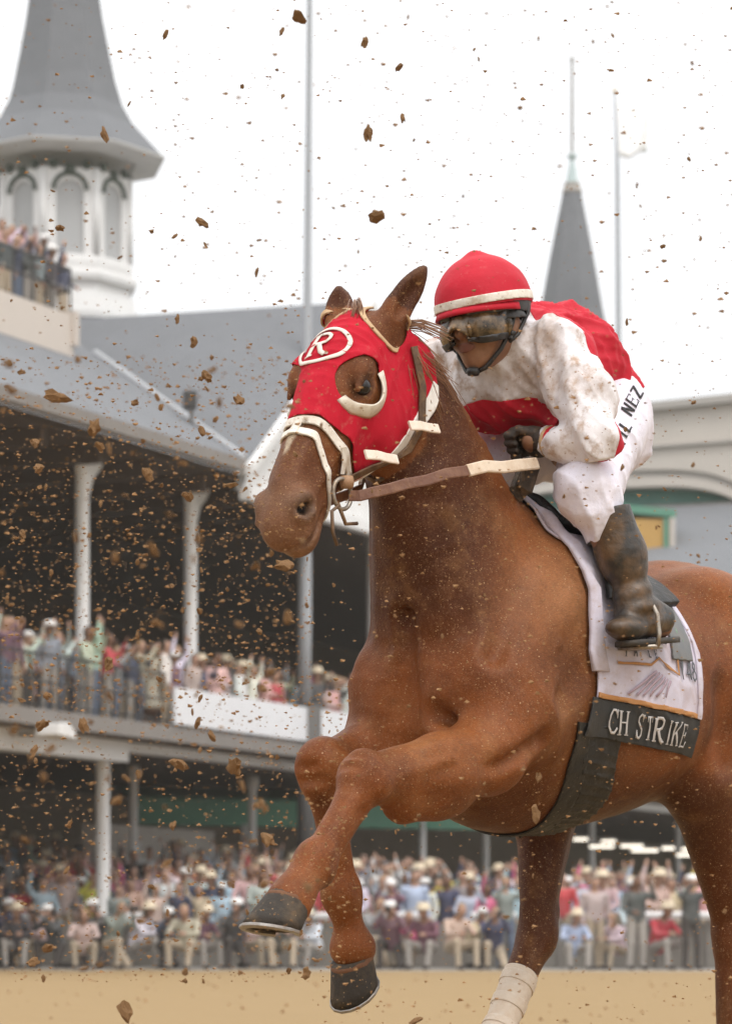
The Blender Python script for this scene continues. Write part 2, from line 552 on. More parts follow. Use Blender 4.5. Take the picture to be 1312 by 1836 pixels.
stand = tag(empty('grandstand', fac(8, 0, 0)), 'long white and grey grandstand with dark open decks behind the track', 'grandstand')
def sp(mb, name, m, parent=None, smooth=False):
    o = mb.build(name, m, None, smooth)
    par = parent or stand
    o.parent = par
    M = Matrix.Translation(stand.location) if par is stand else par.matrix_basis
    o.matrix_parent_inverse = Matrix.Translation(-Vector(stand.location))
    return o
fz = lambda u, v, o=0.0: CAMH+(HOR-v)/FPX*fac(ft(u, o), o, 0).y
# decks
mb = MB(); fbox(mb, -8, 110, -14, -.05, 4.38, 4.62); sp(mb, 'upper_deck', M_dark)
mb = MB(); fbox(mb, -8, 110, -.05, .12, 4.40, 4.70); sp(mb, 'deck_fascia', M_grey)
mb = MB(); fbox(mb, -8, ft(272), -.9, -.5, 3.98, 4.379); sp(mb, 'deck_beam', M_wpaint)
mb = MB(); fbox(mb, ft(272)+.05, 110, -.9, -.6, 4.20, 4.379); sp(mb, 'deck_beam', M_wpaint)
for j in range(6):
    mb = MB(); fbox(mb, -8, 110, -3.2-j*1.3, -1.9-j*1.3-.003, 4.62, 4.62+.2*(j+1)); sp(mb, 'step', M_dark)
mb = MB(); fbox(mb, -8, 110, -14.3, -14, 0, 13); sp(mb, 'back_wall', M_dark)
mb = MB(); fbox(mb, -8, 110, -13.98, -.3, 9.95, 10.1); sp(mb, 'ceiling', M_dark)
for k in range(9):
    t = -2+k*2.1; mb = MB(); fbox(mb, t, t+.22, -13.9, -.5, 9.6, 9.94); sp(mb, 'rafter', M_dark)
# columns of the upper deck
CT = [ft(148, -1.0), ft(342, -1.0), ft(545, -1.0), ft(668, -1.0)]
for i, t in enumerate([CT[0]-4.3]+CT+[CT[3]+4.3*k for k in (1, 2, 3, 4, 5)]):
    mb = MB(); p = fac(t, -1.0, 0)
    mb.lathe((p.x, p.y, 4.62), [(.17, 0), (.17, .3), (.135, .36), (.13, 4.8), (.15, 4.86), (.15, 5.3)], 12)
    c = sp(mb, 'column', M_wpaint, smooth=True)
    mb = MB()
    mb.prism([fac(t+.1, -1.05, 9.8), fac(t+.75, -1.05, 9.8), fac(t+.62, -1.05, 9.62), fac(t+.34, -1.05, 9.4), fac(t+.18, -1.05, 9.05), fac(t+.1, -1.05, 8.85)], FN*.1)
    sp(mb, 'bracket', M_wpaint)
# roofs
t410 = ft(410); EZ = 10.4; PITCH = .577
mb = MB()
A = [fac(-9, .35, EZ-.2), fac(t410, .35, EZ-.2), fac(12.2, -5.1, 13.35), fac(13.6, -7.2, 14.55), fac(-9, -7.2, 14.55)]
mb.prism(A, (0, 0, -.12)); sp(mb, 'roof', M_shingle)
mb = MB(); fbox(mb, -9, t410, .15, .42, EZ-.44, EZ-.2); sp(mb, 'eave', M_grey)
apex = fac(14.0, .5, 14.35); rb = fac(14.0, -9.0, 14.35)
mb = MB(); mb.prism([fac(t410, .45, EZ-.22), apex, rb, fac(13.6, -7.2, 14.5), fac(12.2, -5.1, 13.33)], (0, 0, -.14)); sp(mb, 'gable_roof', M_shingle)
tr = 28-t410
mb = MB(); mb.prism([apex+Vector((0, 0, .002)), fac(tr, .45, EZ-.22), fac(tr-3.5, -5.1, 13.3), fac(14.4, -7.2, 14.3), rb+Vector((0, 0, .002))], (0, 0, -.14)); sp(mb, 'gable_roof', M_shingle)
mb = MB(); mb.prism([fac(t410+.15, .05, EZ-.75), fac(tr-.15, .05, EZ-.75), fac(tr-.4, .05, EZ-.35), fac(14, .05, 14.05), fac(t410+.4, .05, EZ-.35)], FN*.2); sp(mb, 'pediment', M_wpaint)
for a, b in ((fac(t410-.1, .3, EZ-.52), apex-Vector((0, 0, .17))), (fac(tr+.1, .3, EZ-.52), apex-Vector((0, 0, .17)))):
    mb = MB(); d = (b-a); mb.obox(a, d, FN*.28, (0, 0, .2)); sp(mb, 'rake_board', M_wpaint)
mb = MB(); fbox(mb, t410, tr, .24, .5, EZ-1.0, EZ-.76); sp(mb, 'cornice', M_wpaint)
mb = MB(); v0, v1 = fac(t410, .36, EZ-.16), fac(12.2, -5.1, 13.40); mb.tube([v0, v1], .06, 6); sp(mb, 'valley_flashing', mat('flashing', (.55, .56, .58), .35, metal=.6))
mb = MB()
mb.prism([fac(tr+.02, .35, EZ-.2), fac(110, .35, EZ-.2), fac(110, -7.2, 14.55), fac(tr-5, -7.2, 14.55), fac(tr-3.5, -5.1, 13.35)], (0, 0, -.12)); sp(mb, 'roof', M_shingle)
# ground floor
mb = MB(); fbox(mb, -8, 110, -12.2, -12, 0, 4.375); sp(mb, 'back_wall', mat('tan plaster', (.26, .20, .15), .9, noise=(.6, .5, (.17, .13, .10))))
mb = MB(); fbox(mb, ft(170, -5), ft(385, -5), -5.3, -5, 0, 3.1); sp(mb, 'concrete_wall', mat('pale concrete', (.48, .44, .40), .9, noise=(.8, .4, (.36, .33, .30))))
for u, o, r in ((185, -1.2, .135), (240, -4.4, .09), (452, -4.0, .10), (560, -4, .10), (757, -4.0, .10), (870, -4, .10), (1060, -4, .10), (1215, -4, .10)):
    t = ft(u, o); p = fac(t, o, 0); mb = MB()
    mb.lathe((p.x, p.y, 0), [(r*1.3, 0), (r*1.3, .2), (r, .25), (r, 4.0), (r*1.5, 4.15), (r*1.5, 4.37)], 12); sp(mb, 'column', M_wpaint, smooth=True)
# upper railing, banner
t300 = ft(300)
mb = MB()
for z in (5.70, 5.2): mb.tube([fac(-8, .02, z), fac(t300-.1, .02, z)], .025, 6)
mb.tube([fac(-8, .02, 4.8), fac(t300-.1, .02, 4.8)], .02, 6); sp(mb, 'railing', M_iron)
for k in range(11):
    t = -4+k*1.0
    if t < t300-.2:
        mb = MB(); mb.tube([fac(t, .02, 4.62), fac(t, .02, 5.72)], .028, 6); sp(mb, 'railing_post', M_iron)
mb = MB()
for k in range(60):
    t = -4+k*.19
    if t < t300-.2: mb.tube([fac(t, .02, 4.8), fac(t, .02, 5.7)], .005, 4)
tag(sp(mb, 'balusters', M_iron), kind='stuff')
bann = tag(empty('banner', fac(t300+3, .15, 4.7)), 'blank white banner hung along the upper deck railing', 'banner')
def attach(o, root):
    o.parent = root; o.matrix_parent_inverse = Matrix.Translation(-Vector(root.location)); return o
mb = MB(); fbox(mb, t300, t300+6.2, .13, .17, 4.74, 5.45); attach(mb.build('banner_cloth', mat('banner vinyl', (.70, .70, .72), .6, noise=[(1.6, .3, (.58, .58, .6)), (6, .3, (.5, .5, .52), .62, .75)])), bann)
mb = MB(); fbox(mb, t300+6.35, 110, .13, .17, 4.74, 5.45); attach(mb.build('banner_cloth', mat('banner vinyl', (.70, .70, .72), .6, noise=(1.6, .3, (.58, .58, .6)))), bann)
# floodlight on the beam
fl_ = tag(empty('floodlight', fac(ft(78), -.2, 4.3)), 'white box floodlight mounted on the deck beam at left', 'floodlight')
mb = MB(); c = fac(ft(78), .0, 4.22)
mb.prism([c+FD*-.30+Vector((0, 0, .0)), c+FD*.34+Vector((0, 0, -.05)), c+FD*.30+Vector((0, 0, .10)), c+FD*.05+Vector((0, 0, .24)), c+FD*-.25+Vector((0, 0, .20))], FN*.5)
attach(mb.build('housing', M_wpaint, bevel=.02), fl_)
mb = MB(); mb.obox(c+FD*-.05+FN*-.5+Vector((0, 0, .02)), FD*.1, FN*.5, (0, 0, .06)); attach(mb.build('bracket', M_grey), fl_)
# loudspeaker on the roof valley
ls_ = tag(empty('loudspeaker', at(342, 730, 66)), 'small black loudspeaker box on the grey gable roof', 'loudspeaker')
mb = MB(); c = at(342, 716, 64.0); mb.obox(c+Vector((-.13, 0, -.17)), (.26, .05, 0), (-.05, .3, 0), (0, 0, .36)); attach(mb.build('cabinet', M_iron, bevel=.02), ls_)
mb = MB(); mb.tube([c+Vector((0, .15, -.17)), c+Vector((0, .8, -.75))], .04, 8); attach(mb.build('mount', M_grey), ls_)
# green awning over the ground floor
aw = tag(empty('awning', at(540, 1460, 74)), 'long dark green awning band below the upper deck', 'awning')
a, b = at(242, 1431, 72), at(1000, 1447, 80); d_ = b-a
mb = MB(); mb.obox(a-Vector((0, 0, .62)), d_, (.12, -.25, 0), (0, 0, .60)); attach(mb.build('valance', M_green), aw)
mb = MB(); mb.prism([a, b, b+Vector((-.8, 2.0, .35)), a+Vector((-.8, 2.0, .35))], (0, 0, .05)); attach(mb.build('canopy', M_green), aw)
for u, v0, v1, Y in ((437, 1478, 1600, 73.6), (757, 1470, 1600, 76.4), (600, 1478, 1600, 75)):
    p = at(u, v0, Y); q = at(u, v1, Y); mb = MB(); mb.tube([p, Vector((p.x, p.y, .0))], .075, 10); attach(mb.build('post', M_wpaint, None, True), aw)
# lit strip lights under the far deck
STRIPL = ['small lit strip light below the horse\'s chest', 'longer lit strip light behind the horse\'s girth', 'short lit strip light touching the taped leg', 'long lit strip light just right of the taped leg', 'short lit strip light above the long one by the taped leg', 'upper lit strip light in the middle between the hind legs', 'lower lit strip light in the middle between the hind legs', 'short lit strip light left of the near hind leg', 'lower lit strip light touching the near hind leg', 'upper lit strip light touching the near hind leg']
M_lamp = mat('strip light', (.9, .9, .9), .4, emit=((1.0, .90, .74), 1.7))
for i, (u, v, w) in enumerate(((838, 1463, 14), (861, 1470, 24), (1040, 1505, 26), (1078, 1518, 44), (1090, 1509, 26), (1132, 1517, 40), (1155, 1525, 48), (1197, 1521, 22), (1229, 1533, 34), (1232, 1523, 22))):
    c = at(u, v, 84+i*.2); r = tag(empty('strip_light', c), STRIPL[i], 'lamp', 'lit strip lights under the deck')
    mb = MB(); W = w/FPX*84; mb.box((-W/2, -.12, -.035), (W/2, .12, .035)); mb.build('tube', M_lamp, r, bevel=.02)
    mb = MB(); mb.box((-W/2-.03, -.16, .037), (W/2+.03, .16, .10)); mb.build('fixture', M_grey, r)

# ------------------------------------------------------------------ roof terrace, upper left
tt = ft(133, -4.0)
terr = tag(empty('roof_terrace', fac(tt, -4, 12.8)), 'cream fronted roof terrace below the left spire', 'terrace')
mb = MB(); fbox(mb, -8, tt, -4.15, -4.0, 12.72, 13.58); attach(mb.build('fascia', M_cream), terr)
mb = MB(); fbox(mb, tt-.12, tt+.06, -4.4, -3.9, 12.95, 13.66); attach(mb.build('end_post', M_cream), terr)
mb = MB(); fbox(mb, -8, tt-.13, -8.5, -4.16, 13.2, 13.35); attach(mb.build('terrace_floor', M_conc), terr)
mb = MB(); fbox(mb, -8, tt-.6, -8.5, -5.6, 13.355, 14.25); attach(mb.build('terrace_step', M_conc), terr)
mb = MB()
for z in (14.55, 14.1): mb.tube([fac(-8, -4.08, z), fac(tt, -4.08, z), fac(tt, -7, z)], .03, 6)
attach(mb.build('railing', M_iron), terr)
for k in range(14):
    t = tt-k*.75; mb = MB(); mb.tube([fac(t, -4.08, 13.55), fac(t, -4.08, 14.56)], .025, 6); attach(mb.build('railing_post', M_iron), terr)

# ------------------------------------------------------------------ left spire: octagonal lantern and flared spire
TC = at(115, 560, 72.0); TS = 72.0/FPX
tw = tag(empty('spire', (TC.x, TC.y, TC.z-2)), 'tall grey flared spire on white octagonal lantern at upper left', 'spire')
zz = lambda v: CAMH+(HOR-v)*70.6/FPX
ROT = math.radians(-90+11-22.5)              # one face looks a little right of the camera
def octo(mb, prof, m=0, cap=True):
    return mb.lathe((TC.x, TC.y, 0), [(r*TS/math.cos(math.pi/8), z) for r, z in prof], 8, m, ROT, cap)
mb = MB(); octo(mb, [(173, zz(266)), (140, zz(226)), (117, zz(198)), (100, zz(164)), (88, zz(120)), (77, zz(62)), (66, zz(0)), (54, zz(-90)), (41, zz(-200)), (26, zz(-340)), (9, zz(-500))])
attach(mb.build('spire_roof', M_shingle), tw)
mb = MB(); octo(mb, [(172, zz(267)), (174, zz(262)), (168, zz(266)), (150, zz(269)), (124, zz(273)), (118, zz(262))]); attach(mb.build('eave_cove', M_wpaint), tw)
mb = MB(); octo(mb, [(108, zz(560)), (108, zz(300))]); attach(mb.build('lantern_core', mat('lantern recess', (.40, .40, .40), .8)), tw)
for z0, z1, r in ((482, 500, 124), (520, 560, 120), (455, 482, 116), (545, 575, 128)):
    mb = MB(); octo(mb, [(r, zz(z1)), (r+2, zz((z0+z1)/2)), (r, zz(z0))]); attach(mb.build('cornice', M_wpaint), tw)
mb = MB(); octo(mb, [(113, zz(521)), (113, zz(499))]); attach(mb.build('base_panel', M_wpaint), tw)
mb = MB(); octo(mb, [(190, zz(640)), (130, zz(574)), (130, zz(570))]); attach(mb.build('skirt_roof', M_shingle), tw)
M_orn = mat('green ornament', (.045, .060, .045), .6)
ap = 113*TS
for k in range(8):
    a = ROT+math.radians(22.5+45*k); n_ = Vector((math.cos(a), math.sin(a), 0)); s_ = Vector((-math.sin(a), math.cos(a), 0))
    o = Vector((TC.x, TC.y, 0))+n_*ap; hw = ap*math.tan(math.pi/8); ww = hw*.52
    if n_.y > .3: continue
    zs, zt = zz(457), zz(345)          # sill, arch springing
    zc = zz(300)
    # face plate with an arched opening
    arc = [(ww*math.cos(q), zt+ww*.95*math.sin(q)) for q in np.linspace(0, math.pi, 13)]
    mb = MB()
    mb.prism([o+s_*x+Vector((0, 0, z)) for x, z in [(-hw, zs-.0), (-ww, zs), (-ww, zt), (-hw, zt)]][::-1], n_*-.12)
    mb.prism([o+s_*x+Vector((0, 0, z)) for x, z in [(hw, zs-.0), (ww, zs), (ww, zt), (hw, zt)]], n_*-.12)
    top = arc[::-1]
    for (x0, z0), (x1, z1) in zip(arc[:-1], arc[1:]):
        mb.prism([o+s_*x0+Vector((0, 0, z0)), o+s_*x1+Vector((0, 0, z1)), o+s_*x1+Vector((0, 0, zc)), o+s_*x0+Vector((0, 0, zc))], n_*-.12)
    mb.prism([o+s_*x+Vector((0, 0, z)) for x, z in [(hw, zt), (ww, zt), (ww, zc), (hw, zc)]], n_*-.12)
    mb.prism([o+s_*x+Vector((0, 0, z)) for x, z in [(-hw, zt), (-ww, zt), (-ww, zc), (-hw, zc)]], n_*-.12)
    f = attach(mb.build('face', M_wpaint), tw)
    # glass, mullion, hood mould, ornaments
    mb = MB(); mb.add([o+n_*-.10+s_*x+Vector((0, 0, z)) for x, z in [(-ww, zs), (ww, zs)]+arc], [tuple(range(15))]); g = attach(mb.build('window', M_glass), tw)
    mb = MB(); mb.obox(o+n_*-.095+s_*-.03+Vector((0, 0, zs)), s_*.06, n_*.03, (0, 0, zt-zs+ww*.9)); mb.obox(o+n_*-.095+s_*-ww+Vector((0, 0, zt-.05)), s_*2*ww, n_*.025, (0, 0, .07)); attach(mb.build('mullion', M_wpaint), tw)
    mb = MB(); mb.obox(o+n_*-.098+s_*-ww*.95+Vector((0, 0, zs+.01)), s_*ww*1.2, n_*.012, (0, 0, (zt-zs)*.38)); attach(mb.build('open_sash', mat('dark opening', (.09, .085, .08), .8)), tw)
    mb = MB(); mb.tube([o+n_*.03+s_*ww*1.22*math.cos(q)+Vector((0, 0, zt+.06+ww*1.2*math.sin(q))) for q in np.linspace(.0, math.pi, 15)], .055, 6); attach(mb.build('hood_mould', M_orn), tw)
    for x, z, r in ((-hw*.62, zz(295)+.0, .115), (hw*.62, zz(295), .115), (0, zz(303), .13)):
        mb = MB(); c = o+s_*x+Vector((0, 0, z)); R = []
        for hh, rr in ((0, r), (.05, r*.9), (.08, r*.4)): R.append([c+n_*(.002+hh)+(s_*math.cos(q)+Vector((0, 0, 1))*math.sin(q))*rr for q in np.linspace(0, 2*math.pi, 12, endpoint=False)])
        mb.rings(R); attach(mb.build('rosette', M_orn, None, True), tw)
    c0 = Vector((TC.x, TC.y, 0)); aa = ROT+math.radians(45*k); rr = ap/math.cos(math.pi/8)
    mb = MB(); p = c0+Vector((math.cos(aa), math.sin(aa), 0))*(rr-.02); mb.tube([Vector((p.x, p.y, zz(456))), Vector((p.x, p.y, zz(302)))], .09, 8); attach(mb.build('corner_post', M_wpaint, None, True), tw)

# ------------------------------------------------------------------ right spire
SY = 100.0; SS = SY/FPX; SCp = at(1025, 560, SY); z2 = lambda v: CAMH+(HOR-v)*SS
s2 = tag(empty('spire', (SCp.x, SCp.y, SCp.z-3)), 'slim grey spire with pale finial and rod behind the jockey', 'spire')
def oct2(mb, prof, n=8): return mb.lathe((SCp.x, SCp.y, 0), [(r*SS, z) for r, z in prof], n, 0, math.radians(10))
mb = MB(); oct2(mb, [(92, z2(700)), (58, z2(560)), (40, z2(460)), (28, z2(400)), (17, z2(346))]); attach(mb.build('spire_roof', M_shingle), s2)
mb = MB(); oct2(mb, [(17.5, z2(347)), (18.5, z2(342)), (15, z2(339)), (14.5, z2(331)), (15, z2(329))], 16); attach(mb.build('collar', mat('collar stone', (.34, .31, .28), .7)), s2)
mb = MB(); oct2(mb, [(11.5, z2(328.5)), (8, z2(310)), (4.5, z2(290)), (3.5, z2(287)), (9, z2(281)), (9.5, z2(279)), (3, z2(275))], 16); attach(mb.build('finial', mat('pale copper', (.42, .50, .50), .5)), s2)
mb = MB(); oct2(mb, [(3.0, z2(276)), (2.6, z2(112)), (4, z2(109)), (4, z2(104)), (1, z2(100))], 10); attach(mb.build('rod', M_conc), s2)

# ------------------------------------------------------------------ cream arched pavilion at right and its roof
PY = 86.0; PS = PY/FPX
pav = tag(empty('pavilion', at(1240, 900, PY)), 'cream pavilion with shallow arch and teal sign board at right edge', 'building')
M_beige = mat('beige render', (.50, .455, .41), .8, noise=(.8, .3, (.44, .40, .36)))
M_stone_shade = mat('grey stone and arch shadow', (.36, .335, .31), .8)  # stone of cap and string course, and the painted shadow of the arch
M_teal = mat('teal board', (.14, .29, .25), .7, noise=(2, .4, (.10, .22, .19)))
def pp(u, v, dy=0.0):
    p = at(u, v, PY); p.y += dy+(1312-u)*PS*.28; return p
def slab(name, pts, thick, m, dy=0.0):
    mb = MB(); mb.prism([pp(u, v, dy) for u, v in pts], (thick*.28, thick, 0)); return attach(mb.build(name, m), pav)
cx, spx, rise = 1105.0, 212.0, 30.0
def arcv(u, base, k=1.0):
    q = max(0.0, 1-((u-cx)/spx)**2); return base-rise*k*(2*q-q*q if q < 1 else 1)
slab('parapet_cap', [(1000, 740), (1420, 716), (1420, 702), (1000, 726)], 1.6, M_stone_shade, -.25)
slab('parapet', [(1000, 800), (1420, 784), (1420, 716.5), (1000, 740.5)], 1.2, M_beige)
slab('string_course', [(1000, 803), (1420, 790), (1420, 784.3), (1000, 800.3)], 1.4, M_stone_shade, -.12)
us = np.linspace(cx-spx, cx+spx, 25)
def arch(name, lo, hi, thick, m, dy):
    mb = MB(); F = []; n = len(us); P = []
    for ext in (Vector(), Vector((thick*.28, thick, 0))):
        for u in us: P += [pp(u, lo(u), dy)+ext, pp(u, hi(u), dy)+ext]
    for i in range(n-1):
        a0, a1, b0, b1 = 2*i, 2*i+1, 2*i+2, 2*i+3; o = 2*n
        F += [(a0, b0, b1, a1), (a0+o, a1+o, b1+o, b0+o), (a0, a0+o, b0+o, b0), (a1, b1, b1+o, a1+o)]
    mb.add(P, F); return attach(mb.build(name, m), pav)
arch('arch_wall', lambda u: arcv(u, 866), lambda u: 790.4+(1420-u)*.031, 1.0, M_beige, 0)
arch('arch_shadow_band', lambda u: arcv(u, 879), lambda u: arcv(u, 866.3), .9, M_stone_shade, .10)  # grey band in place of the shadow that follows the arch
arch('arch_soffit', lambda u: arcv(u, 896), lambda u: arcv(u, 879.3), .9, M_beige, .02)
slab('arch_wall', [(1317.5, 900), (1420, 900), (1420, 790.5), (1317.5, 793.7)], 1.0, M_beige)
slab('sign_board', [(900, 898), (1330, 898), (1330, 862), (900, 862)], .1, M_teal, .7)
slab('sill', [(900, 909), (1420, 905), (1420, 899), (900, 903)], 1.2, mat('dark gap strip', (.14, .125, .115), .8), -.1)  # dark strip put in place of the shaded gap under the sign board
slab('lower_wall', [(900, 1250), (1420, 1250), (1420, 1000), (900, 1000)], .8, M_beige, .5)
mb = MB(); mb.prism([pp(880, 907, -.1), pp(1420, 904, -.1), pp(1420, 1130, -9), pp(880, 1130, -9)], (0, .05, -.12)); attach(mb.build('roof', M_shingle), pav)
M_ochre = mat('ochre panel', (.50, .30, .09), .7, noise=(2, .4, (.36, .2, .06)))
c = pp(1095, 962, -4.6); W = 2.62; H = .80                 # long ochre hoarding with green frame on the roof
mb = MB(); mb.obox(c+Vector((-W/2, 0, -H)), (W, 0, 0), (0, 1.6, 0), (0, 0, H)); attach(mb.build('hoarding', M_ochre), pav)
mb = MB(); mb.prism([c+Vector((-W/2-.1, -.08, .30)), c+Vector((W/2+.1, -.08, .02)), c+Vector((W/2+.1, -.08, .22)), c+Vector((-W/2-.1, -.08, .52))], (0, 1.7, 0)); attach(mb.build('hoarding_hood', M_green), pav)
mb = MB(); mb.obox(c+Vector((W/2-.22, -.07, -H)), (.12, 0, 0), (0, .05, 0), (0, 0, H)); attach(mb.build('hoarding_trim', M_green), pav)
mb = MB(); mb.obox(c+Vector((W/2-.06, -.08, -H)), (.14, 0, 0), (0, .05, 0), (0, 0, H+.02)); attach(mb.build('hoarding_post', M_beige), pav)

# ------------------------------------------------------------------ poles
M_pole = mat('grey painted pole', (.36, .375, .40), .5, noise=(3, .3, (.30, .31, .33)))
pl = tag(empty('light_pole', at(545, 1700, 66)), 'tall tapering grey pole rising behind the horse\'s head', 'pole')
PYY = 66.0; b = at(545, 1690, PYY); mb = MB()
prof = []
for v, w in ((1262, 24), (1100, 23), (900, 20), (700, 17), (500, 14.5), (250, 12.5), (0, 11), (-400, 9)):
    p = at(546+(1262-v)*.0072, v, PYY); prof.append((p, w/2/FPX*PYY))
mb.tube([p for p, r in prof], [r for p, r in prof], 14); attach(mb.build('shaft', M_pole, None, True), pl)
c = at(553, 1305, PYY); h = PYY/FPX
mb = MB(); mb.tube([Vector((c.x-.02, c.y, 0)), at(548, 1263, PYY)], .2, 14); attach(mb.build('base_sleeve', M_iron, None, True), pl)
mb = MB(); mb.box((c.x-.02, c.y-.26, at(0, 1345, PYY).z), (c.x+.27, c.y+.2, at(0, 1268, PYY).z)); attach(mb.build('junction_box', mat('grey box', (.16, .155, .15), .7), bevel=.015), pl)
fp = tag(empty('flagpole', at(1108, 900, 96)), 'slim grey flagpole with white flag to the right of the jockey', 'flagpole')
mb = MB(); mb.tube([at(1111, 960, 96), at(1108, 580, 96), at(1106, 300, 96), at(1102, 168, 96)], [.085, .085, .07, .05], 10); attach(mb.build('shaft', M_pole, None, True), fp)
mb = MB(); c = at(1102, 163, 96); mb.lathe(tuple(c), [(.01, -.08), (.07, -.05), (.09, 0), (.07, .05), (.01, .08)], 12); attach(mb.build('ball', mat('gilt ball', (.6, .5, .35), .4), None, True), fp)
mb = MB(); P = []; F = []; NX, NZ = 16, 10
for j in range(NZ+1):
    for i in range(NX+1):
        t = i/NX; q = at(1104+t*56, 172+j/NZ*108+10*t*math.sin(t*5), 96); q.y += .28*math.sin(t*9+j*.5)*t; P.append(q)
for j in range(NZ):
    for i in range(NX): a = j*(NX+1)+i; F.append((a, a+1, a+NX+2, a+NX+1))
mb.add(P, F)
fo = attach(mb.build('flag', mat('white flag cloth', (.97, .96, .95), .7, noise=[(1.6, .5, (.66, .52, .45), .60, .68)]), None, True), fp)
m = fo.modifiers.new('t', 'SOLIDIFY'); m.thickness = .01
# ------------------------------------------------------------------ the chestnut horse
TH = math.radians(38)
HO = Vector((.35, 8.0, 0.0))
_s, _c = math.sin(TH), math.cos(TH)
HRZ = math.atan2(-_c, -_s)

def LP(u, v, y):
    """point of the plane at lateral offset y of the horse (its own frame: x forward, y left, z up) seen at pixel (u, v)"""
    k = (u-656.0)/FPX
    x = (HO.x+_c*y-k*(HO.y-_s*y))/(_s-k*_c)
    Y = HO.y-_c*x-_s*y
    return np.array((x, y, CAMH+(HOR-v)/FPX*Y))

# head frame: origin between the ears, s runs down the face, n out of the forehead, l to the horse's left
HYAW = math.radians(3.0)
P0 = np.array((.572, -.012, 1.985))
_cy, _sy = math.cos(HYAW), math.sin(HYAW)
_fw = np.array((_cy, _sy, 0)); HL = np.array((-_sy, _cy, 0)); _up = np.array((0, 0, 1.0))
HA = .545*_fw-.838*_up; HA /= np.linalg.norm(HA)
HN = .838*_fw+.545*_up; HN /= np.linalg.norm(HN)
def hp(s, n, l): return P0+HA*s+HN*n+HL*l
def hc(V):
    q = V-P0
    return q @ HA, q @ HN, q @ HL

hf = Field((-1.36, -.46, -.02), (1.22, .47, 2.22), .0072)
# trunk
hf.add(d_loft((0, 0, 0), (1, 0, 0), (0, 0, 1), [
    (-1.20, 1.20, 1.33, .05), (-1.12, 1.10, 1.41, .15), (-1.0, 1.02, 1.49, .225), (-.85, .97, 1.54, .275), (-.7, .91, 1.545, .30),
    (-.6, .88, 1.515, .31), (-.5, .855, 1.48, .32), (-.4, .83, 1.46, .325), (-.3, .81, 1.48, .325), (-.2, .795, 1.525, .315), (-.1, .785, 1.565, .30), (0, .78, 1.585, .28), (.12, .80, 1.55, .255),
    (.24, .86, 1.44, .215), (.33, .94, 1.32, .15), (.385, 1.02, 1.20, .07)], 2.15), .02)
# withers
hf.add(d_ell((.02, 0, 1.55), (.14, .06, .06)), .08)
# cleft between the pectorals
# neck
NA = np.array((.426, 0, .905)); NN = np.array((-.905, 0, .426))
hf.add(d_loft((.12, 0, 1.25), NA, NN, [
    (-.12, -.23, .20, .21), (0, -.27, .235, .21), (.12, -.262, .255, .195), (.25, -.232, .262, .168), (.4, -.205, .222, .137), (.5, -.185, .187, .120),
    (.6, -.155, .147, .108), (.7, -.13, .10, .098), (.79, -.10, .045, .085), (.84, -.08, -.01, .06)], 2.0), .06)
# jugular groove edge: long muscle from jaw to breast
for sg in (-1, 1):
    hf.add(d_cone((.40, sg*.06, 1.62), (.29, sg*.10, 1.24), .05, .08), .04)
    hf.add(d_ell((.285, sg*.092, 1.11), (.125, .098, .185)), .02)          # pectorals
    hf.add(d_ell((.305, sg*.095, .98), (.10, .08, .11)), .04)
    hf.add(d_ell((.10, sg*.19, 1.32), (.10, .055, .26), basis((.75, 0, -.66))[[2, 1, 0]]), .06)   # shoulder blade muscle
    hf.add(d_ell((-.80, sg*.18, 1.27), (.29, .12, .22)), .06)            # haunch
    hf.add(d_ell((-.66, sg*.18, 1.44), (.12, .08, .06)), .06)            # point of hip
    hf.add(d_ell((-.98, sg*.15, 1.28), (.15, .11, .22)), .06)

def leg(points, k=.03, sq=None):
    """points: list of (p, r)"""
    for (a, ra), (b, rb) in zip(points[:-1], points[1:]):
        hf.add(d_cone(a, b, ra, rb, sq), k)

# near (left) fore: reaching forward, knee bent
lk = LP(655, 1398, .165); lf = LP(566, 1543, .165); lco = LP(518, 1618, .165); lso = LP(500, 1684, .165)
le = LP(868, 1372, .19)
hf.add(d_ell((.285, .165, 1.14), (.105, .08, .14)), .04)                    # point of shoulder
hf.add(d_ell((.13, .205, 1.10), (.18, .085, .15), basis((1, 0, -.55))), .04)  # triceps
hf.add(d_cone((.22, .185, 1.08), le+(-.02, 0, .03), .115, .095), .05)
fm = le*.62+lk*.38
hf.add(d_cone(le+(0, 0, .02), fm, .092, .084, ((0, 1, 0), .85)), .04)
hf.add(d_cone(fm, lk+(0, 0, .0), .086, .058, ((0, 1, 0), .9)), .04)
hf.add(d_ell(le*.55+lk*.45+(0, 0, -.065), (.13, .05, .055), basis(lk-le)), .04)   # flexor belly
hf.add(d_ell(lk+(.008, 0, .01), (.062, .055, .066), basis(lf-lk)), .02)
hf.add(d_ell(LP(716, 1448, .165), (.04, .026, .036)), .045)              # back of the knee
cd = (lf-lk)/np.linalg.norm(lf-lk)
hf.add(d_cone(lk, lk+(lf-lk)*.3, .054, .038), .03)
hf.add(d_cone(lk+(lf-lk)*.25, lf, .040, .036), .015)
back = np.array((-cd[2], 0, cd[0])); back *= -1 if back[0] > 0 else 1
hf.add(d_cone(lk+(lf-lk)*.3+back*.028, lf+back*.026, .02, .022), .02)    # tendon
hf.add(d_ell(lf, (.052, .046, .05), basis(lf-lk)), .02)
hf.add(d_ell(lf+back*.034+cd*.012, (.03, .03, .032)), .02)
hf.add(d_cone(lf, lco, .042, .047), .025)
hf.add(d_cone(lco-(lco-lf)*.15, lco, .046, .052), .02)

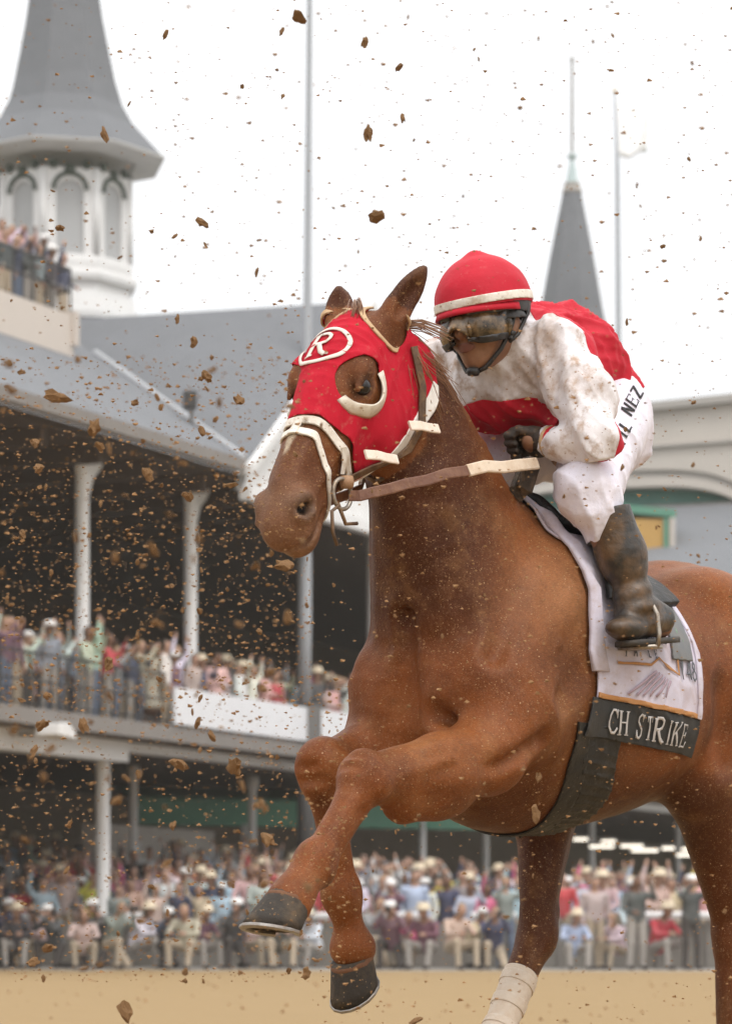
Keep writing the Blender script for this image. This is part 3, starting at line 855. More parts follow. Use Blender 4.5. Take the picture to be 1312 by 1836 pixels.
# off (right) fore: knee high, cannon hanging, hoof folded back
rk = LP(582, 1376, -.16); rf = LP(611, 1602, -.16); rco = LP(632, 1708, -.16)
re = np.array((.17, -.19, .985))
hf.add(d_ell((.285, -.165, 1.14), (.105, .078, .14)), .04)
hf.add(d_ell((.12, -.195, 1.10), (.17, .085, .15), basis((1, 0, -.5))), .04)
hf.add(d_cone((.22, -.17, 1.08), re+(.08, 0, .02), .105, .098), .05)
hf.add(d_cone(re+(.05, 0, .01), rk, .10, .060, ((0, 1, 0), .85)), .05)
hf.add(d_ell(rk+(.008, 0, -.005), (.074, .056, .060), basis(rf-rk)), .03)
cd2 = (rf-rk)/np.linalg.norm(rf-rk); back2 = np.array((cd2[2], 0, -cd2[0])); back2 *= -1 if back2[0] > 0 else 1
hf.add(d_cone(rk, rk+(rf-rk)*.42, .062, .037), .04)
hf.add(d_cone(rk+(rf-rk)*.35, rf, .037, .037), .02)
hf.add(d_cone(rk+(rf-rk)*.4+back2*.024, rf+back2*.02, .02, .024), .02)
hf.add(d_ell(rf, (.055, .045, .05), basis(rf-rk)), .025)
hf.add(d_cone(rf, rco+(0, 0, .03), .042, .036), .03)
hf.add(d_ell(rco+(.0, 0, .01), (.058, .058, .052)), .03)

# off (right) hind: drawn forward under the belly, taped above the fetlock
rs = np.array((-.42, -.17, .93)); rh = LP(963, 1672, -.14); rfe = LP(892, 1846, -.14)
hf.add(d_ell((-.58, -.18, 1.06), (.19, .12, .22)), .06)
hf.add(d_ell(rs+(.02, 0, -.02), (.10, .085, .12)), .06)
hf.add(d_cone(rs+(-.02, 0, -.04), rh+(.0, 0, .07), .095, .055, ((0, 1, 0), .8)), .05)
hf.add(d_ell(rh+(.0, 0, .0), (.056, .046, .075)), .03)
hf.add(d_cone(rh+(-.05, 0, .055), rh+(-.03, 0, -.03), .026, .026), .03)   # point of hock
hf.add(d_cone(rs+(-.09, 0, -.1), rh+(-.052, 0, .05), .04, .016), .03)     # achilles
hf.add(d_cone(rh, rfe, .047, .038), .03)
hf.add(d_cone(rh+(-.02, 0, -.03), rfe+(-.02, 0, 0), .026, .024), .02)
rp = rfe+(.10, 0, -.16)
hf.add(d_ell(rfe+(.01, 0, -.03), (.05, .045, .05)), .025)
hf.add(d_cone(rfe+(.01, 0, -.03), rp, .040, .046), .02)

# near (left) hind: standing behind
ls = np.array((-.63, .19, .96)); lh = np.array((-.86, .16, .52)); lfe = np.array((-.85, .16, .20)); lp = np.array((-.785, .16, .085))
hf.add(d_ell((-.80, .19, 1.10), (.22, .125, .26)), .06)
hf.add(d_ell(ls, (.11, .09, .13)), .06)
hf.add(d_cone(ls+(-.06, 0, -.02), lh+(.0, 0, .05), .135, .066, ((0, 1, 0), .8)), .06)
hf.add(d_ell(lh, (.062, .05, .08)), .03)
hf.add(d_cone(lh+(-.06, 0, .06), lh+(-.03, 0, -.04), .027, .027), .03)
hf.add(d_cone(ls+(-.24, 0, -.06), lh+(-.06, 0, .05), .06, .017), .04)
hf.add(d_cone(lh, lfe, .05, .039), .03)
hf.add(d_cone(lh+(-.03, 0, -.03), lfe+(-.03, 0, 0), .024, .024), .02)
hf.add(d_ell(lfe, (.052, .047, .05)), .02)
hf.add(d_cone(lfe, lp, .042, .048), .02)

# head
hf.add(d_loft(P0, HA, HN, [
    (-.05, -.05, .01, .035), (-.02, -.085, .038, .06), (.04, -.125, .068, .083), (.10, -.165, .085, .098), (.17, -.205, .09, .104), (.23, -.212, .086, .096),
    (.30, -.185, .077, .078), (.38, -.135, .066, .062), (.46, -.108, .058, .055), (.53, -.108, .056, .059), (.58, -.108, .05, .061),
    (.615, -.095, .036, .054), (.645, -.055, .008, .033), (.655, -.04, -.005, .02)], 2.3), .05)
for sg in (-1, 1):
    hf.add(d_ell(hp(.185, -.115, sg*.062), (.105, .085, .042), np.array([HA, HN, HL])), .03)   # cheek
    hf.add(d_cone(hp(.20, -.01, sg*.088), hp(.36, -.035, sg*.058), .016, .012), .025)           # facial crest
    hf.add(d_ell(hp(.165, .035, sg*.092), (.045, .03, .022), np.array([HA, HN, HL])), .03)     # brow
    hf.sub(d_ell(hp(.21, .022, sg*.122), (.030, .020, .018), np.array([HA, HN, HL])), .012)    # eye socket
    hf.add(d_ell(hp(.562, .006, sg*.053), (.048, .040, .026), np.array([HA, HN, HL])), .02)     # nostril wing
    hf.sub(d_ell(hp(.572, .010, sg*.071), (.033, .019, .022), np.array([(HA+.5*HN)/1.118, (HN-.5*HA)/1.118, HL])), .012)
hf.add(d_cone(hp(.40, .045, 0), hp(.52, .035, 0), .022, .026), .03)
# lower lip and chin, mouth line
hf.add(d_ell(hp(.585, -.082, 0), (.05, .032, .04), np.array([HA, HN, HL])), .02)
hf.add(d_ell(hp(.61, -.02, 0), (.04, .045, .045), np.array([HA, HN, HL])), .025)
for sg in (-1, 1):
    hf.sub(d_cone(hp(.475, -.070, sg*.066), hp(.64, -.058, sg*.034), .007, .012), .008)
# ears
def ear(base, off, hollow, w=.036):
    off = np.array(off); tip = base+off; L = np.linalg.norm(off); a = off/L
    h = np.array(hollow, float); h -= a*(h @ a); h /= np.linalg.norm(h); sd = np.cross(a, h)
    B = np.array([a, sd, h])
    hf.add(d_cone(base-off*.1, base+off*.25, .030, .032), .03)
    hf.add(d_ell(base+off*.46, (L*.52, w, .021), B), .02)
    hf.add(d_cone(base+off*.55, tip, .018, .0065), .02)
    hf.sub(d_ell(base+off*.5+h*.026, (L*.36, w*.62, .022), B), .012)
ear(hp(-.01, -.01, .064), (-.072, .062, .144), (.35, .9, -.1))
ear(hp(-.005, .0, -.066), (-.035, -.030, .112), (.9, .25, .2), .038)

# sculpted relief: clefts, muscle edges, veins
def groove(a, b, r=.016, k=.05, off=.0): hf.sub(d_cone(a, b, r, r*.7), k)
groove((.405, 0, 1.30), (.40, 0, .98), .022, .03)
for sg in (-1, 1):
    groove((.20, sg*.235, 1.46), (.335, sg*.215, 1.20), .026, .05)         # neck meets shoulder
    groove((.45, sg*.115, 1.58), (.385, sg*.175, 1.26), .022, .045)           # jugular furrow
    groove((-.06, sg*.315, 1.30), (.16, sg*.30, 1.10), .022, .05)           # behind the shoulder
    groove((-.80, sg*.325, 1.42), (-.92, sg*.31, 1.08), .016, .05)          # haunch seam
    groove((-.55, sg*.335, 1.16), (-.62, sg*.30, .98), .02, .07)            # flank
    for i in range(5): groove((-.18-.07*i, sg*.345, 1.22), (-.22-.07*i, sg*.325, .98), .008, .035)
    hf.add(d_cone((.06, sg*.235, 1.36), (.26, sg*.22, 1.16), .026, .032), .05)   # spine of the shoulder blade
groove((.23, .285, 1.00), (.44, .255, .90), .016, .035)                    # line along the forearm
for a_, b_ in (((.33, .13, 1.14), (.27, .24, 1.02)), ((.27, .24, 1.02), (.38, .255, .955)), ((.14, .27, 1.24), (.25, .245, 1.12))):
    hf.add(d_cone(a_, b_, .006, .006), .016)                                 # veins
groove((.40, .085, 1.06), (.30, .215, .985), .016, .04)                      # breast meets near forearm
groove((.36, -.10, 1.02), (.33, -.21, .96), .014, .04)
hf.add(d_ell(le*.66+lk*.34+(.02, .035, .045), (.13, .035, .035), basis(lk-le)), .02)      # extensor of the forearm
hf.add(d_ell(le*.60+lk*.40+(.0, .05, -.02), (.12, .028, .03), basis(lk-le)), .018)
hf.add(d_ell(re*.55+rk*.45+(.0, .03, .045), (.11, .035, .035), basis(rk-re)), .02)
hf.add(d_cone(le*.5+lk*.5+(0, .075, .03), lk+(-.03, .045, .0), .005, .005), .02)
for k_, f_, b_ in ((lk, lf, back), (rk, rf, back2)):
    dd = (f_-k_)/np.linalg.norm(f_-k_)
    groove(k_-dd*.012-b_*.07+(0, .03, 0), k_-dd*.012-b_*.07-(0, .03, 0), .008, .025)     # rows of the knee bones
    groove(k_+dd*.022-b_*.066+(0, .03, 0), k_+dd*.022-b_*.066-(0, .03, 0), .008, .025)
    for sg in (-1, 1):
        groove(k_+(f_-k_)*.35+b_*.012+(0, sg*.045, 0), f_+b_*.012+(0, sg*.05, 0), .008, .02)
        hf.add(d_ell(k_+dd*.01+b_*.01+(0, sg*.05, 0), (.03, .016, .03)), .02)
# bones and veins of the face
for sg in (-1, 1):
    hf.add(d_cone(hp(.33, .048, sg*.035), hp(.50, .040, sg*.030), .010, .010), .02)
    hf.add(d_cone(hp(.36, -.03, sg*.062), hp(.50, -.015, sg*.052), .0045, .0045), .014)
    hf.add(d_cone(hp(.182, .044, sg*.104), hp(.238, .034, sg*.100), .010, .008), .014)   # upper eyelid
    hf.add(d_cone(hp(.190, -.010, sg*.106), hp(.230, -.012, sg*.102), .006, .006), .012)
    groove(hp(.30, -.12, sg*.09), hp(.46, -.075, sg*.068), .010, .03)
    hf.add(d_cone(hp(.548, .030, sg*.062), hp(.600, .004, sg*.062), .009, .008), .012)     # rim of the nostril
    hf.add(d_cone(hp(.545, .025, sg*.062), hp(.565, -.018, sg*.068), .008, .007), .012)
    hf.sub(d_ell(hp(.574, .008, sg*.075), (.026, .014, .03), np.array([(HA+.5*HN)/1.118, (HN-.5*HA)/1.118, HL])), .006)
HV, HF = hf.mesh()
del hf
HV = relax(HV, HF, 1, .4)
HNm = vnormals(HV, HF)
HV = HV+HNm*(.0016*snoise(HV, 42, 71, 2)+.0022*folds(HV, 77, .09, 1.0, 3)*(HV[:, 2] > .9)*(np.abs(HV[:, 0]) < .45))[:, None]
HNm = vnormals(HV, HF); HT = tris(HF)

horse = tag(empty('horse', HO, HRZ), 'chestnut racehorse galloping with both forelegs lifted, ridden by the jockey', 'horse')

# coat colours: hair, sweat and dust, with some shade put into the colour
def mixc(C, w, col):
    w = np.clip(w, 0, 1)[:, None]
    return C*(1-w)+np.array(col)*w
def sstep(a, b, x):
    t = np.clip((x-a)/(b-a), 0, 1); return t*t*(3-2*t)
hs_, hn_, hl_ = hc(HV)
ishead = (hs_ > -.06) & (hn_ > -.25) & (np.abs(hl_) < .2) & (hs_ < .7) & (HV[:, 0] > .45)
C = np.tile(np.array((.205, .066, .019)), (len(HV), 1))
n1 = snoise(HV, 9, 1, 3); n2 = snoise(HV, 28, 2, 2)
C = mixc(C, .75*sstep(.05, .75, n1), (.075, .025, .010))                     # sweat-dark patches
C = mixc(C, .45*sstep(.0, .8, -n1), (.225, .095, .036))
C = mixc(C, .6*sstep(-.5, -.8, HV[:, 0])*sstep(1.2, 1.45, HV[:, 2]), (.32, .115, .028))   # orange quarters
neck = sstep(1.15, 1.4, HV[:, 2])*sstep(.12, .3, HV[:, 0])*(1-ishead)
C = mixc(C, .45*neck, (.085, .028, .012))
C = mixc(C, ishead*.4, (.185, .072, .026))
muz = ishead*sstep(.47, .57, hs_)
C = mixc(C, .55*muz, (.20, .13, .095))
C = mixc(C, .7*ishead*sstep(.045, .02, np.sqrt((hs_-.572)**2+(hn_-.012)**2)), (.10, .07, .055))
C = mixc(C, ishead*sstep(.030, .018, np.sqrt((hs_-.573)**2+((hn_-.009)*1.6)**2))*(np.abs(hl_) > .03)*(np.abs(hl_) < .064), (.012, .008, .007))
C = mixc(C, ishead*sstep(.06, .05, hs_)*0, (.2, .1, .05))
C = mixc(C, .5*ishead*sstep(.57, .62, hs_)*sstep(-.05, -.075, hn_), (.30, .19, .13))
bl = np.abs(hl_+.004)-np.interp(hs_, [.33, .40, .455], [.016, .013, .002])
C = mixc(C, ishead*(hn_ > .02)*sstep(.004, -.003, bl)*sstep(.46, .45, hs_)*sstep(.3, .33, hs_), (.62, .55, .45))   # narrow white stripe
eyew = ishead*sstep(.04, .02, np.sqrt((hs_-.21)**2+(hn_-.02)**2))*(np.abs(hl_) > .06)
C = mixc(C, .75*eyew, (.06, .03, .018))
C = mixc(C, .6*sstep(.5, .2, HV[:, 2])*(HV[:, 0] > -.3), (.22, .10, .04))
C = mixc(C, .6*sstep(1.0, .85, HV[:, 2])*sstep(-.15, -.25, HV[:, 0]), (.085, .033, .014))  # hind legs darker: their shade put into the coat colour
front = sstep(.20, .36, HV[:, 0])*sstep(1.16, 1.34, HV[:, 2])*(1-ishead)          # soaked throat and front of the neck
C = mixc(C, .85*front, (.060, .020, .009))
blot = lambda c, r: np.exp(-(((HV-np.array(c))/np.array(r))**2).sum(1))
C = mixc(C, .85*blot((.04, .24, 1.34), (.19, .2, .16))*(.8+.4*n1), (.38, .20, .105))       # drying dust on the shoulder
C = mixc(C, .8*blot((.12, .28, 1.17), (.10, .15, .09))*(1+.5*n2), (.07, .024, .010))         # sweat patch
C = mixc(C, .5*blot((.10, .26, 1.06), (.16, .2, .07)), (.29, .125, .048))
C = mixc(C, .55*blot(le*.5+lk*.5+(0, 0, .04), (.22, .12, .07)), (.29, .125, .048))
C = mixc(C, .7*sstep(.98, .86, HV[:, 2])*sstep(.35, .2, HV[:, 0])*sstep(-.8, -.6, HV[:, 0]), (.075, .028, .012))  # belly and lower chest darker: sweat, plus underside shade put into the colour
C *= (np.array((.86, .78, .68))*(1+.12*n2)[:, None])


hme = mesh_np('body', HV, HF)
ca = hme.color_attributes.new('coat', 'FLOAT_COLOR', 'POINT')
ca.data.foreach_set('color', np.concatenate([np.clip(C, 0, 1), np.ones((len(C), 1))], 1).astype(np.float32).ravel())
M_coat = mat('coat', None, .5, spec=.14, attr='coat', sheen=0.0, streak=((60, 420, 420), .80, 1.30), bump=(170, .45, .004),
             noise=[(4.5, .55, (.060, .018, .007), .46, .68), (10, .40, (.26, .125, .048), .52, .72), (38, .35, (.075, .028, .012), .5, .72), (120, .35, (.26, .14, .07), .52, .75)],
             speck=[(150, .15, (.40, .25, .13), .55), (70, .10, (.46, .31, .18), .70), (260, .16, (.34, .20, .10), .5)])
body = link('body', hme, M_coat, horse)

# eyes
M_eye = mat('eye', (.010, .006, .004), .2, spec=.4)
for sg in (-1, 1):
    mb = MB(); c = hp(.210, .014, sg*.0905)
    mb.lathe((0, 0, 0), [(.0005, -.022)]+[(.022*math.cos(a), .022*math.sin(a)) for a in np.linspace(-1.4, 1.4, 9)]+[(.0005, .022)], 14)
    mb.build('eye', M_eye, horse, True, tuple(c))

# hooves
M_hoof = mat('hoof', (.042, .035, .029), .75, spec=.2, noise=[(14, .7, (.13, .09, .055), .46, .68), (70, .4, (.035, .028, .024), .5, .7)], bump=(55, .6, .006), speck=(90, .14, (.30, .20, .11), .6))
M_coronet = mat('coronet hair', (.14, .058, .024), .8, bump=(120, .6, .004))
M_shoe = mat('horseshoe', (.35, .33, .31), .4, metal=.9, noise=(40, .6, (.2, .13, .08)))
def hoof(top, up, fwd, r0=.054, r1=.068, h=.078):
    up = Vector(up).normalized(); fwd = Vector(fwd); fwd = (fwd-up*fwd.dot(up)).normalized(); sd = up.cross(fwd)
    top = Vector(top); n = 20; R = []
    for j, t in enumerate((-.12, 0, .08, .35, .7, 1.0)):
        r = r0+(r1-r0)*max(t, 0) if t > 0 else r0*(.9 if t < 0 else 1)
        ring = []
        for i in range(n):
            a = 2*math.pi*i/n; ca, sa = math.cos(a), math.sin(a)
            rr = r*(1.0+.10*ca) if ca > 0 else r*(1.0-.05*abs(ca))
            hh = h*t*(1.0+.22*ca)                   # toe wall longer than the heel
            ring.append(top+fwd*(ca*rr+.030*max(t, 0))+sd*sa*rr*.95-up*hh)
        R.append(ring)
    last = R[-1]; cen = sum(last, Vector())/n
    R.append([cen+(p-cen)*.84+up*.000 for p in last]); R.append([cen+(p-cen)*.5+up*.018 for p in last])
    mb = MB(); mb.rings(R); o = mb.build('hoof', M_hoof, horse, True)
    mb = MB(); CR = []
    for dz, k in ((.006, .95), (.002, 1.015), (-.004, 1.025), (-.008, 1.0)):
        CR.append([top+(p-top)*k+up*(dz+.002*math.sin(i*2.7)) for i, p in enumerate(R[1])])
    mb.rings(CR, False); mb.build('coronet', M_coronet, o, True)
    mb = MB(); S = []
    for i in range(-7, 8):                           # open shoe, heels at the back
        a = i/7*2.55; ca, sa = math.cos(a), math.sin(a)
        k = (a % (2*math.pi))/(2*math.pi)*n; i0 = int(k) % n; f = k-int(k)
        p = last[i0]*(1-f)+last[(i0+1) % n]*f
        S.append(cen+(p-cen)*.94-up*.005)
    mb.tube(S, 0, flat=(.016, .009), up=up); mb.build('shoe', M_shoe, o, False)
    return o
hoof(lco, lco-lso, (1, 0, .25))
hoof(rco+(0, 0, -.018), (.50, 0, .86), (1, 0, -.6), .056, .066, .07)
hoof(rp+(.01, 0, -.01), (-.35, 0, 1), (1, 0, .3))
hoof(lp+(.01, 0, -.01), (-.3, 0, 1), (1, 0, .3))

# bandage on the off hind cannon
M_tape = mat('bandage', (.62, .52, .42), .8, noise=[(18, .5, (.45, .30, .18)), (70, .3, (.7, .66, .6))], bump=(90, .5, .004))
bd = (rfe-rh)/np.linalg.norm(rfe-rh); bL = np.linalg.norm(rfe-rh)
for a0, a1, of in ((.42, 1.12, .004), (.47, .56, .0065), (.70, .79, .0065), (.93, 1.0, .0065)):
    patch('bandage', HV, HNm, HT, [lambda V, a=a0: a*bL-(V-rh) @ bd, lambda V, a=a1: (V-rh) @ bd-a*bL,
          lambda V: np.linalg.norm(V-rh-np.outer((V-rh) @ bd, bd), axis=1)-.09, lambda V: V[:, 1]], of, M_tape, horse, .003)

# hair
M_mane = mat('mane', (.20, .085, .035), .55, sheen=.2, noise=(20, .5, (.34, .17, .075)))
def strand(mb, pts, r):
    n = len(pts); mb.tube(pts, [max(r*(1-.85*i/(n-1)), .0008) for i in range(n)], 5)
def mane_lock(points, spread, cnt, r, name='mane'):
    mb = MB()
    for k in range(cnt):
        o = np.array([random.gauss(0, 1) for _ in range(3)])*spread
        P = []
        for i, p in enumerate(points):
            t = i/(len(points)-1)
            P.append(np.array(p)+o*(.35+1.0*t)+np.array([random.gauss(0, 1) for _ in range(3)])*spread*.15)
        strand(mb, P, r*random.uniform(.6, 1.2))
    mb.build(name, M_mane, horse, True)
# locks thrown back from the poll, and along the crest
pb = hp(-.03, -.05, .03)
for a, b in (((-.03, .06, .02), (-.07, .12, -.02)), ((-.04, .05, .0), (-.08, .10, -.07)), ((-.03, .045, -.03), (-.05, .085, -.12)), ((-.05, .04, .03), (-.10, .09, .0)), ((-.02, .045, -.04), (-.02, .075, -.15))):
    mid = (np.array(a)+np.array(b))*.5+(0, .012, .008)
    mane_lock([pb, pb+np.array(a)*.6, pb+mid*.8, pb+np.array(b)*1.05], .010, 13, .0026)
for i in range(13):
    t = i/12; x = .47-.44*t; z = np.interp(x, [0, .1, .25, .4, .5], [1.635, 1.715, 1.86, 1.965, 2.0])
    p = np.array((x, .0, z-.005))
    mane_lock([p, p+(-.015, -.03, .012), p+(-.04, -.085, -.04), p+(-.05, -.10, -.13)], .011, 22, .003)
for a, b in (((-.02, .03, -.05), (-.05, .06, -.16)), ((-.05, .05, -.06), (-.09, .08, -.19)), ((-.09, .03, -.05), (-.15, .07, -.17)), ((-.01, .04, -.02), (-.09, .11, -.10))):
    q = hp(-.03, -.07, .035)
    mane_lock([q, q+np.array(a)*.6, q+np.array(a), q+np.array(b)], .014, 16, .0028)
fl = hp(-.03, .03, 0)
mane_lock([fl, fl+(.01, .0, .02), fl+(.03, .02, .0), fl+(.05, .03, -.03)], .008, 24, .0025, 'forelock')
# tail
mb = MB()
for k in range(120):
    o = np.array([random.gauss(0, 1) for _ in range(3)])
    a = np.array((-1.17, 0, 1.40)); P = [a+o*.012, a+(-.12, 0, .03)+o*.025, a+(-.30, 0, -.10)+o*.045, a+(-.42, .02, -.40)+o*.06, a+(-.45, .03, -.75)+o*.07]
    strand(mb, P, .005)
mb.build('tail', M_mane, horse, True)
# ------------------------------------------------------------------ tack
HB = BVHTree.FromPolygons([tuple(v) for v in HV], [tuple(int(i) for i in f) for f in HF])
def tack_root(name, label, cat): return tag(empty(name, HO, HRZ), label, cat)
def surf(p, d, off=.004):
    """foot of the ray from p along d on the horse, lifted by off; returns point, normal"""
    h = HB.ray_cast(Vector(p), Vector(d).normalized())
    if h[0] is None:
        h = HB.find_nearest(Vector(p))
    return h[0]+h[1]*off, h[1]
def near(p, off=.004):
    h = HB.find_nearest(Vector(p)); return h[0]+h[1]*off, h[1]
def g_head(a):
    return lambda V: a(*hc(V))
notneck = lambda V: .42-V[:, 0]

M_red = mat('red cloth', (.46, .010, .026), .8, spec=.15, sheen=0.0, noise=[(9, .35, (.30, .006, .014)), (35, .35, (.40, .22, .17), .58, .78)], bump=(160, .25, .003), speck=(110, .12, (.36, .12, .09), .75))
M_white = mat('white cloth', (.74, .70, .66), .8, noise=[(14, .5, (.52, .42, .33), .45, .75), (60, .3, (.6, .52, .45))], bump=(150, .2, .003))
M_strapw = mat('white strap', (.72, .66, .58), .6, noise=[(16, .75, (.36, .25, .15), .47, .68)], bump=(120, .4, .003), speck=(100, .14, (.25, .15, .08), .6))
M_leather = mat('wet leather', (.085, .045, .022), .5, noise=[(22, .7, (.30, .17, .08), .45, .7)], bump=(90, .5, .004))
M_black = mat('black webbing', (.012, .011, .010), .55, noise=[(16, .45, (.05, .037, .026), .48, .72)], bump=(60, .5, .006), speck=(90, .12, (.25, .18, .11), .7))
M_steel = mat('steel', (.42, .38, .33), .45, metal=.8, noise=[(40, .8, (.16, .10, .055), .4, .65)])
M_tan = mat('mud-tan trim', (.50, .34, .19), .7, noise=(30, .5, (.36, .2, .09)))

# hood
hood = tack_root('racing_hood', 'red racing hood with a white ringed letter over the horse\'s face', 'hood')
EARS = [(hp(0, -.005, .066), .058), (hp(.0, .004, -.066), .050)]
EYES = [hp(.208, .02, .095), hp(.208, .02, -.095)]
def cyl(c, ax, r):
    """distance from the line through c along ax, minus r"""
    c = np.array(c); ax = np.array(ax, float); ax /= np.linalg.norm(ax)
    def f(V):
        q = V-c; q = q-np.outer(q @ ax, ax); return np.linalg.norm(q, axis=1)-r
    return f
eax = HL*.9+HN*.3
reye = .064
def hood_edge(s, n, l): return s-(.335+.035*np.clip((-n-.02)/.12, 0, 1))
def hood_back(s, n, l): return -(n+.185+.045*np.sin(s*14)*.3)
hood_g = [notneck, g_head(lambda s, n, l: np.abs(l)-.2), g_head(hood_edge), g_head(hood_back), g_head(lambda s, n, l: -.035-s-(n < -.1)*.0),
          lambda V: -np.maximum(cyl(EYES[0], eax, reye)(V), np.where(hc(V)[2] > 0, -1, 1)),
          lambda V: -np.maximum(cyl(EYES[1], HL*-.9+HN*.3, reye)(V), np.where(hc(V)[2] < 0, -1, 1)),
          lambda V: -(np.linalg.norm(V-EARS[0][0], axis=1)-EARS[0][1]), lambda V: -(np.linalg.norm(V-EARS[1][0], axis=1)-EARS[1][1])]
patch('mask', HV, HNm, HT, hood_g, .0055, M_red, hood, .003, wob=lambda V: .0016*snoise(V, 45, 5)+folds(V, 33, .035, .0045, 4))
# white edging down the back edge of the hood and tan edging round the ears
patch('rear_edging', HV, HNm, HT, [notneck, g_head(lambda s, n, l: .03-s), g_head(lambda s, n, l: s-.35), g_head(lambda s, n, l: n+.170+.0135*np.sin(s*14)),
      g_head(lambda s, n, l: -(n+.203+.0135*np.sin(s*14)))], .008, M_white, hood, .005)
for (c, r), sg in zip(EARS, (1, -1)):
    patch('ear_edging', HV, HNm, HT, [g_head(lambda s, n, l: -.04-s), lambda V, c=c, r=r: np.abs(np.linalg.norm(V-c, axis=1)-r-.004)-.0055,
          lambda V: (P0[2]+.045)-V[:, 2]-.12, g_head(lambda s, n, l: -n-.05)], .0095, M_tan, hood, .005)
# plastic cups behind each eye
M_cup = mat('eye cup', (.62, .55, .45), .4, noise=[(18, .7, (.36, .25, .15), .48, .66)], speck=(80, .14, (.25, .15, .08), .6))
for sg, c in ((1, EYES[0]), (-1, EYES[1])):
    e = Vector(eax if sg > 0 else HL*-.9+HN*.3).normalized()
    u_ = Vector(HA); u_ = (u_-e*u_.dot(e)).normalized(); w_ = e.cross(u_)*(1 if sg > 0 else -1)
    # u_ down the face, w_ towards the front of the face
    if w_.dot(Vector(HN)) < 0: w_ = -w_
    outer, inner = [], []
    mb = MB(); R = []
    for i in range(17):
        a = math.radians(62+i*(182/16))
        d = -(w_*math.cos(a))*-1+u_*math.sin(a)*1.0
        d = w_*math.cos(a)+u_*math.sin(a)
        p0 = Vector(c)+d*reye*1.03
        h = HB.ray_cast(p0+e*.12, -e)
        b = h[0] if h[0] is not None else p0
        hgt = .026*math.sin(math.radians(180)*(i+.6)/17.2)+.006
        t1 = b+e*hgt-d*.012
        R.append([b+d*.014+e*.003, b+d*.010+e*.010, t1+d*.0045, t1, b-d*.002+e*.002])
    mb.rings(R, True); mb.build('eye_cup', M_cup, hood, True)

# --- strokes laid on a surface: emblem and lettering
GL = {
 'R': [([(0,0),(0,1)], .2), ([(0,1),(.38,1),(.55,.9),(.58,.74),(.5,.58),(.3,.52),(0,.52)], .13), ([(.25,.52),(.5,.12),(.7,.0)], .17), ([(-.16,.03),(.18,.03)], .07), ([(-.16,.97),(.1,.97)], .07), ([(.58,.03),(.82,.03)], .07)],
 'C': [([(.62,.78),(.48,.97),(.25,.98),(.06,.75),(.02,.5),(.06,.25),(.25,.02),(.48,.03),(.64,.24)], .11), ([(.62,.62),(.64,1.0)], .06)],
 'H': [([(.05,0),(.05,1)], .14), ([(.6,0),(.6,1)], .14), ([(.05,.52),(.6,.52)], .06), ([(-.1,.02),(.2,.02)], .05), ([(-.1,.98),(.2,.98)], .05), ([(.45,.02),(.75,.02)], .05), ([(.45,.98),(.75,.98)], .05)],
 'S': [([(.55,.78),(.45,.95),(.25,.99),(.08,.87),(.08,.7),(.3,.53),(.52,.36),(.53,.15),(.35,.01),(.15,.04),(.02,.24)], .11), ([(.55,.68),(.56,1)], .05), ([(.02,.34),(.01,.0)], .05)],
 'T': [([(.3,0),(.3,1)], .14), ([(0,.96),(.6,.96)], .07), ([(.02,.98),(.0,.74)], .05), ([(.58,.98),(.6,.74)], .05), ([(.15,.02),(.45,.02)], .05)],
 'I': [([(.12,0),(.12,1)], .14), ([(-.03,.02),(.27,.02)], .05), ([(-.03,.98),(.27,.98)], .05)],
 'K': [([(.05,0),(.05,1)], .14), ([(.1,.42),(.58,.98)], .06), ([(.25,.58),(.62,.02)], .13), ([(-.1,.02),(.2,.02)], .05), ([(-.1,.98),(.2,.98)], .05), ([(.48,.02),(.75,.02)], .05), ([(.45,.98),(.7,.98)], .05)],
 'E': [([(.05,0),(.05,1)], .14), ([(.05,.96),(.55,.96)], .07), ([(.05,.52),(.42,.52)], .05), ([(.05,.04),(.57,.04)], .07), ([(.55,1),(.56,.76)], .05), ([(.42,.64),(.42,.4)], .05), ([(.57,0),(.6,.26)], .05), ([(-.1,.02),(.1,.02)], .05)],
 'Y': [([(.3,0),(.3,.48)], .15), ([(.3,.46),(0,1)], .15), ([(.3,.46),(.6,1)], .12)],
 'N': [([(.03,0),(.03,1)], .15), ([(.03,1),(.55,0)], .16), ([(.55,0),(.55,1)], .15)],
 'Z': [([(0,.94),(.55,.94)], .13), ([(.52,.94),(.03,.06)], .15), ([(0,.06),(.57,.06)], .13)],
 'L': [([(.05,0),(.05,1)], .15), ([(.0,.06),(.5,.06)], .12)],
 'O': [([(.3,.0),(.06,.2),(.02,.5),(.06,.8),(.3,1),(.54,.8),(.58,.5),(.54,.2),(.3,.0)], .13)],
 'A': [([(0,0),(.3,1)], .13), ([(.3,1),(.6,0)], .15), ([(.12,.35),(.48,.35)], .09)],
 '1': [([(.15,0),(.15,1)], .17), ([(.15,.97),(0,.78)], .1)], '4': [([(.42,0),(.42,1)], .16), ([(.42,1),(0,.32)], .1), ([(0,.3),(.6,.3)], .11)],
 '8': [([(.3,.54),(.1,.66),(.08,.86),(.3,1),(.52,.86),(.5,.66),(.3,.54),(.05,.38),(.05,.14),(.3,0),(.55,.14),(.55,.38),(.3,.54)], .12)],
}
